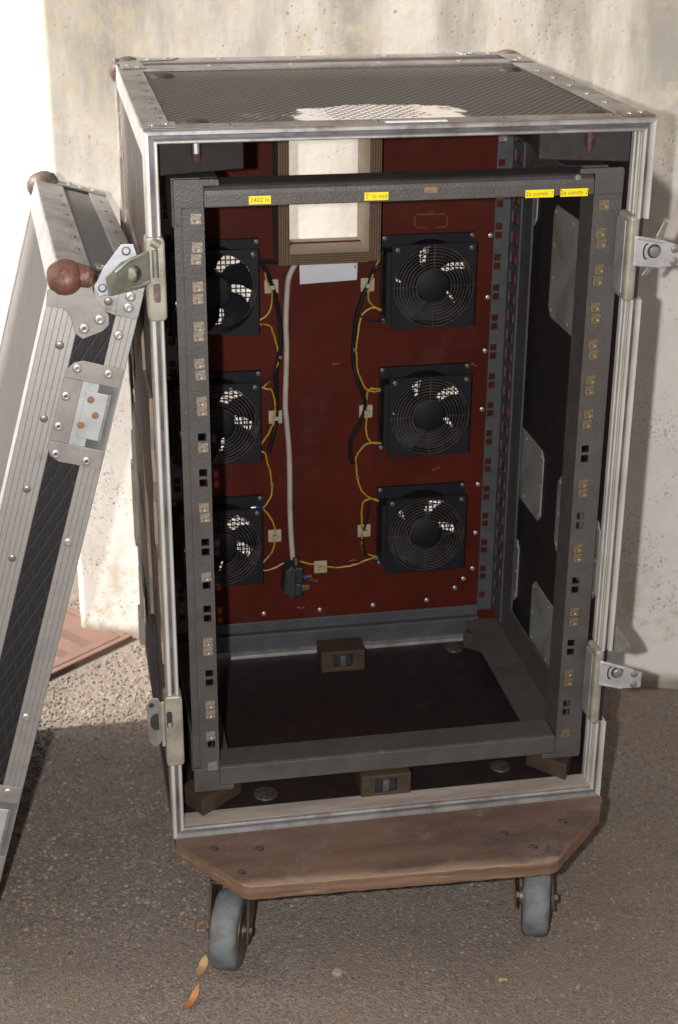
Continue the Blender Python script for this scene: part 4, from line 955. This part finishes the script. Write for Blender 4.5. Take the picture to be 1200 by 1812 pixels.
RT = thing('wiring_loom', 'black and green-yellow wiring running down beside the right column of fans', 'wiring', (.05, .45, .29), 'wiring looms on the red panel')
for k in range(1, 7): wire('yl%d' % k, .00120, EARTH, 'earth_wire', LT); wire('yr%d' % k, .00120, EARTH, 'earth_wire', RT)
wire('br1', .0030, CABK, 'black_cable', RT, dy=.002); wire('br2', .0016, CABK, 'black_cable', RT); wire('br3', .0018, CABK, 'black_cable', RT); wire('br4', .0018, CABK, 'black_cable', RT)
wire('bl1', .0032, CABK, 'black_cable', LT); wire('bl2', .0032, CABK, 'black_cable', LT, dy=.002); wire('bl3', .0020, CABK, 'black_cable', LT)
for par, sp in ((LT, ((-.0841, .7304), (-.0805, .537), (-.0833, .3495))), (RT, ((-.014, .2927), (.0524, .7269), (.0525, .5378), (.0523, .3476)))):
    for x, z in sp:
        p = M().prism(rounded(x-.0098, x+.0098, z-.0098, z+.0098, .0012), 'y', YP-.0030, YP-.0002).build('cable_pad', TIEM, par, bevel=.0006)
        M().box(x-.0035, x+.0040, YW-.0042, YP-.0031, z-.0028, z+.0028).build('cable_tie', TIEM, p, bevel=.0006)
for par, sp in ((LT, ((-.0735, .6285), (-.0876, .435))), (RT, ((.0340, .634), (.0400, .436)))):
    for x, z in sp: M().box(x-.0022, x+.0025, YW-.0040, YW+.0062, z-.0020, z+.0020).build('cable_clip', RIVD, par, bevel=.0005)
def crimp(x, z, s, par, ang=.1):
    d = V((s*math.cos(ang), 0, math.sin(ang))); p = V((x, YW-.002, z))
    c = M().cyl(p, p+d*.011, .0022, .0024, 10).build('crimp_terminal', BLUEC, par, True)
    M().cyl(p+d*.0111, p+d*.018, .0028, .0022, 8).build('spade', RIV, c, True)
for x, z in ((.0880, .766), (.0800, .6862), (.0773, .5704), (.0815, .4878), (.0822, .3930), (.0742, .3025)): crimp(x-.006, z, 1, RT)
for x, z in ((-.1014, .5848), (-.1010, .3985), (-.1060, .7690)): crimp(x, z, -1, LT)
cab = thing('mains_cable', 'dirty white mains cable with black plug hanging from the duct down the red panel', 'cable', (-.058, .447, .27))
M().tube(spline([(a[0], YW-.001+.002*math.sin(i), a[1]) for i, a in enumerate(WR['white_cable'])], 8), .0040, 12).build('flex', CABW, cab, True)
px, pz = -.0590, .2840
pg = M().prism([(px-.017, pz-.016), (px-.008, pz-.024), (px+.002, pz-.026), (px+.004, pz+.022), (px-.004, pz+.028), (px-.013, pz+.020)], 'y', .4200, .4510)
pg.box(px-.001, px+.0145, .4230, .4470, pz-.003, pz+.0235); pg.box(px+.0002, px+.0125, .4230, .4440, pz-.0245, pz-.0032)
plug = pg.build('plug', BLKRUB, cab, bevel=.0025)
M().box(px+.0146, px+.0275, .4270, .4330, pz+.0035, pz+.0075).build('pin', BRASS, plug, bevel=.0005)
M().box(px+.0126, px+.0245, .4270, .4340, pz-.0165, pz-.0085).build('pin', BRASS, plug, bevel=.0005)
M().box(px+.0146, px+.0200, .4269, .4331, pz+.0030, pz+.0080).build('pin_sleeve', BLUEC, plug)
M().cyl((px+.0055, .438, pz+.0225), (px+.0055, .440, pz+.0330), .0062, .0048, 12).build('cord_grip', BLKRUB, plug, True)

# ------------------------------------------------------------------ the lid leaning against the left side
LM = Matrix(((.96016, -.0363, .27708), (.02449, .99864, .04597), (-.27837, -.03735, .95975)))
lid = thing('case_lid', 'detached road case lid with brown ball corners leaning against the left side of the case', 'case lid', (-.2834, .0229, .8606), None, LM.to_euler())
T_, W_, H_ = .0972, .558, .875
M().box(-T_+.0015, -T_+.0095, .003, W_-.003, -H_+.003, -.003).build('lid_panel', [LAM_LIDF], lid)
for a in ((-T_+.0096, -.0015, .0025, .0110, -H_+.0025, -.0025, LAM_LID), (-T_+.0096, -.0015, W_-.011, W_-.0025, -H_+.0025, -.0025, LAM_LID),
          (-T_+.0096, -.0015, .0112, W_-.0112, -.0108, -.0022, LAM_LIDT), (-T_+.0096, -.0015, .0112, W_-.0112, -H_+.0025, -H_+.011, LAM_LID)):
    M().box(*a[:6]).build('side_band', a[6], lid)
# aluminium strips: (x range) on the front and the top side
for x0, x1 in ((-T_-.0012, -.0605), (-.0235, .0012)):
    M().box(x0, x1, -.0012, .0024, -H_, -.0022).build('edging', RIBX, lid, bevel=.0007)
    M().box(x0, x1, -.0012, W_+.0012, -.0020, .0012).build('edging', RIBX, lid, bevel=.0007)
    M().box(x0, x1, W_-.0024, W_+.0012, -H_, -.0022).build('edging', RIBX, lid, bevel=.0007)
M().box(-T_-.0014, -T_+.0012, .0026, .036, -H_, -.0022).build('edging', ALU_B, lid, bevel=.0007)
M().box(-T_-.0014, -T_+.0012, W_-.036, W_-.0026, -H_, -.0022).build('edging', ALU_B, lid, bevel=.0007)
M().box(-T_-.0014, -T_+.0012, .0365, W_-.0365, -.036, -.0022).build('edging', ALU_B, lid, bevel=.0007)
# ball corners with riveted plates
bc = M().lathe((-.0860, -.003, -.0150), (-.5, -.75, .6), [(.00001, -.019), (.012, -.0155), (.018, -.0075), (.0198, .001), (.0186, .008), (.0150, .0118), (.0128, .0132), (.006, .0158), (.00001, .0162)], 26)
bc.lathe((-.0640, -.0045, -.0090), (.8, -.5, .05), [(.0120, -.02), (.0125, -.004), (.0108, .005), (.007, .009), (.00001, .0105)], 18)
ball = bc.build('ball_corner', BALL, lid, 60)
M().prism([(-.1015, -.0335), (-.0985, -.0500), (-.0800, -.0490), (-.0720, -.0545), (-.0655, -.0660), (-.0610, -.0735), (-.0525, -.0775), (-.0330, -.0640), (-.0278, -.0555), (-.0305, -.0450), (-.0400, -.0375), (-.0486, -.0300), (-.0545, -.0200), (-.056, -.004), (-.08, -.004)], 'y', -.0030, -.0012).build('corner_plate', DISHL, lid, bevel=.0006)
M().prism([(-.0545, -.0150), (-.0420, -.0050), (.0005, -.0050), (.0005, -.0400), (-.0200, -.0440), (-.0360, -.0420), (-.0500, -.0300)], 'y', -.0029, -.0012).build('corner_plate', ALU, lid, bevel=.0005)
M().prism(rounded(-.0255, .0008, -.0430, -.0105, .004), 'y', -.0050, -.0030).build('strap_plate', DISHG, lid, bevel=.0008)
M().box(-.055, -.0075, .0008, .0250, .0013, .0030).build('corner_plate', STEEL, lid, bevel=.0008)
M().box(-.068, .0005, W_-.030, W_-.002, .0013, .0032).build('corner_plate', STEEL, lid, bevel=.0010)
M().lathe((-.0850, W_-.010, -.0080), (-.5, .4, .75), [(.00001, -.022), (.014, -.017), (.0215, -.008), (.0232, .002), (.0208, .0105), (.0135, .0172), (.006, .0195), (.00001, .020)], 24).build('ball_corner', BALLG, lid, True)
for x, z, r in ((-.0535, -.0655, .0063), (-.0393, -.0520, .0063), (-.0152, -.0647, .0056), (-.075, -.09, .0050), (-.0738, -.1758, .0046), (-.0746, -.261, .0046), (-.0733, -.3463, .0046), (-.0155, -.3153, .0052), (-.0157, -.544, .0052), (-.0735, -.45, .0046), (-.074, -.56, .0046),
                (-.0347, -.0300, .0048)):
    put(rivet_mesh('-y', r, RIV if r > .005 else RIVD, r > .005), 'rivet', (x, -.0030 if z > -.08 else -.0013, z), lid)
db = random.Random(4)
for v_ in ball.data.vertices: v_.co *= 1 + db.uniform(-.022, .022)
for x, z in ((-.0128, -.0190), (-.0122, -.0315)): put(rivet_mesh('-y', .0060, RIV, True), 'rivet', (x, -.0051, z), lid)
for yy in (.09, .16, .23, .30, .37, .44): put(rivet_mesh('+z', .0040, RIVD), 'rivet', (-.0700, yy, .0011), lid); put(rivet_mesh('+z', .0040, RIVD), 'rivet', (-.0120, yy+.03, .0011), lid)
for x in (-.052, -.034, -.016): put(rivet_mesh('+z', .0042, RIV), 'rivet', (x, W_-.013, .0031), lid)
for x in (-.045, -.02): put(rivet_mesh('+z', .0042, RIV), 'rivet', (x, .013, .0029), lid)
def dish(z1, z0, first):
    # flanged plate open at the right edge with a recessed tray
    c = .012
    outer = [(-.0006, z1), (-.046, z1+.0005), (-.056, z1-.004), (-.0625, z1-.014), (-.0635, z0+.014), (-.058, z0+.005), (-.047, z0), (-.0006, z0+.0010)]
    ix, iz1, iz0 = -.0415, z1-.0225, z0+.0225
    d = M()
    d.prism([outer[0], outer[1], outer[2], outer[3], (-.0628, iz1), (-.0006, iz1)], 'y', -.0034, -.0013)
    d.prism([(-.0632, iz0), outer[4], outer[5], outer[6], outer[7], (-.0006, iz0)][::-1], 'y', -.0034, -.0013)
    d.prism([(-.0629, iz1-.0002), (-.0631, iz0+.0002), (ix, iz0+.0002), (ix, iz1-.0002)], 'y', -.0034, -.0013)
    o = d.build('latch_dish', DISHL, lid, bevel=.0007)
    tr_ = M().box(ix, -.0006, -.0012, -.0002, iz0, iz1)
    tr_.build('tray', TRAYM, o)
    tp = M().box(ix+.006, -.0075, -.0030, -.0013, iz0+.010, iz1-.010).build('keeper_plate', TRAYM, o, bevel=.0008)
    M().box(-.0105, -.0070, -.0046, -.0031, iz0+.009, iz1-.009).build('keeper_ridge', STEEL, o, bevel=.0007)
    if first:
        for x, z in ((-.0285, -.1432), (-.0195, -.1600), (-.0325, -.1745)):
            M().lathe((x, -.0031, z), (0, -1, 0), [(.0042, 0), (.0040, .0006), (.00001, .0007)], 14).build('rust_spot', RUSTHOLE, tp)
    zz = z1
    for x, z in ((-.0510, z1-.0095), (-.0160, z1-.0085), (-.0560, (z1*.64+z0*.36)), (-.0565, (z1*.34+z0*.66)), (-.0525, z0+.0085), (-.0172, z0+.0070)):
        put(rivet_mesh('-y', .0055, RIV, True), 'rivet', (x, -.0034, z), o)
    M().box(-.0265, -.0245, -.0040, -.0034, z1-.0215, z1+.0001).build('seam', CREAMST, o); M().box(-.0265, -.0245, -.0040, -.0034, z0+.0005, z0+.022).build('seam', CREAMST, o)
dish(-.1015, -.2215, True)
dish(-.6375, -.7575, False)

# ------------------------------------------------------------------ small litter on the ground
def leaf(label, x, yy, L, Wd, ang, curl, m, name='dry_leaf'):
    vs = []; N = 9
    for i in range(N):
        t = i/(N-1); wv = Wd*math.sin(PI*min(1, max(0.02, t*.97+.015)))**.8*(1+.2*math.sin(9*t))
        zz = .002 + curl*(t-.4)**2*L*2.2 + .0015*math.sin(5*t)
        for k, s in enumerate((-1, -.4, .4, 1)):
            p = V((L*(t-.5), wv*s*.5, zz + abs(s)*wv*.32*curl*2)); p.rotate(Euler((0, 0, ang))); vs.append(p+V((x, yy, 0)))
    vs2 = [v+V((0, 0, .0006)) for v in vs]; n = len(vs); fs = []
    for i in range(N-1):
        for k in range(3):
            a = i*4+k; fs += [(a, a+1, a+5, a+4), (n+a, n+a+4, n+a+5, n+a+1)]
    bd_ = [k for k in range(4)] + [i*4+3 for i in range(1, N)] + [(N-1)*4+k for k in (2, 1, 0)] + [i*4 for i in range(N-2, 0, -1)]
    fs += [(bd_[i], n+bd_[i], n+bd_[(i+1) % len(bd_)], bd_[(i+1) % len(bd_)]) for i in range(len(bd_))]
    return tag(M().add(vs+vs2, fs).build(name, m, None, 60), label, 'leaf', 'dry leaves on the tarmac')
leaf('orange brown dry leaf lying against the left front castor wheel', -.2560, -.0800, .032, .013, 1.2, .45, LEAFP)
leaf('curled orange leaf lying nearest the front, below the left castor', -.2760, -.1400, .040, .011, .95, .55, LEAF)
leaf('tiny orange leaf scrap behind the left castor wheel', -.2500, .0080, .012, .006, .8, .3, LEAF)
leaf('pale yellow leaf scrap alone on the tarmac in the lower right', .1095, -.1650, .012, .007, .2, .2, LEAFP)
tag(M().lathe((-.0903, -.1124, 0), (0, 0, 1), [(.007, -.001), (.0078, .002), (.0055, .0045), (.00001, .005)], 7).build('pebble', mat('pale_pebble', (.30, .25, .20), (.24, .2, .16), 80, .8)), 'pale flat pebble on the tarmac in front of the castor board', 'pebble')
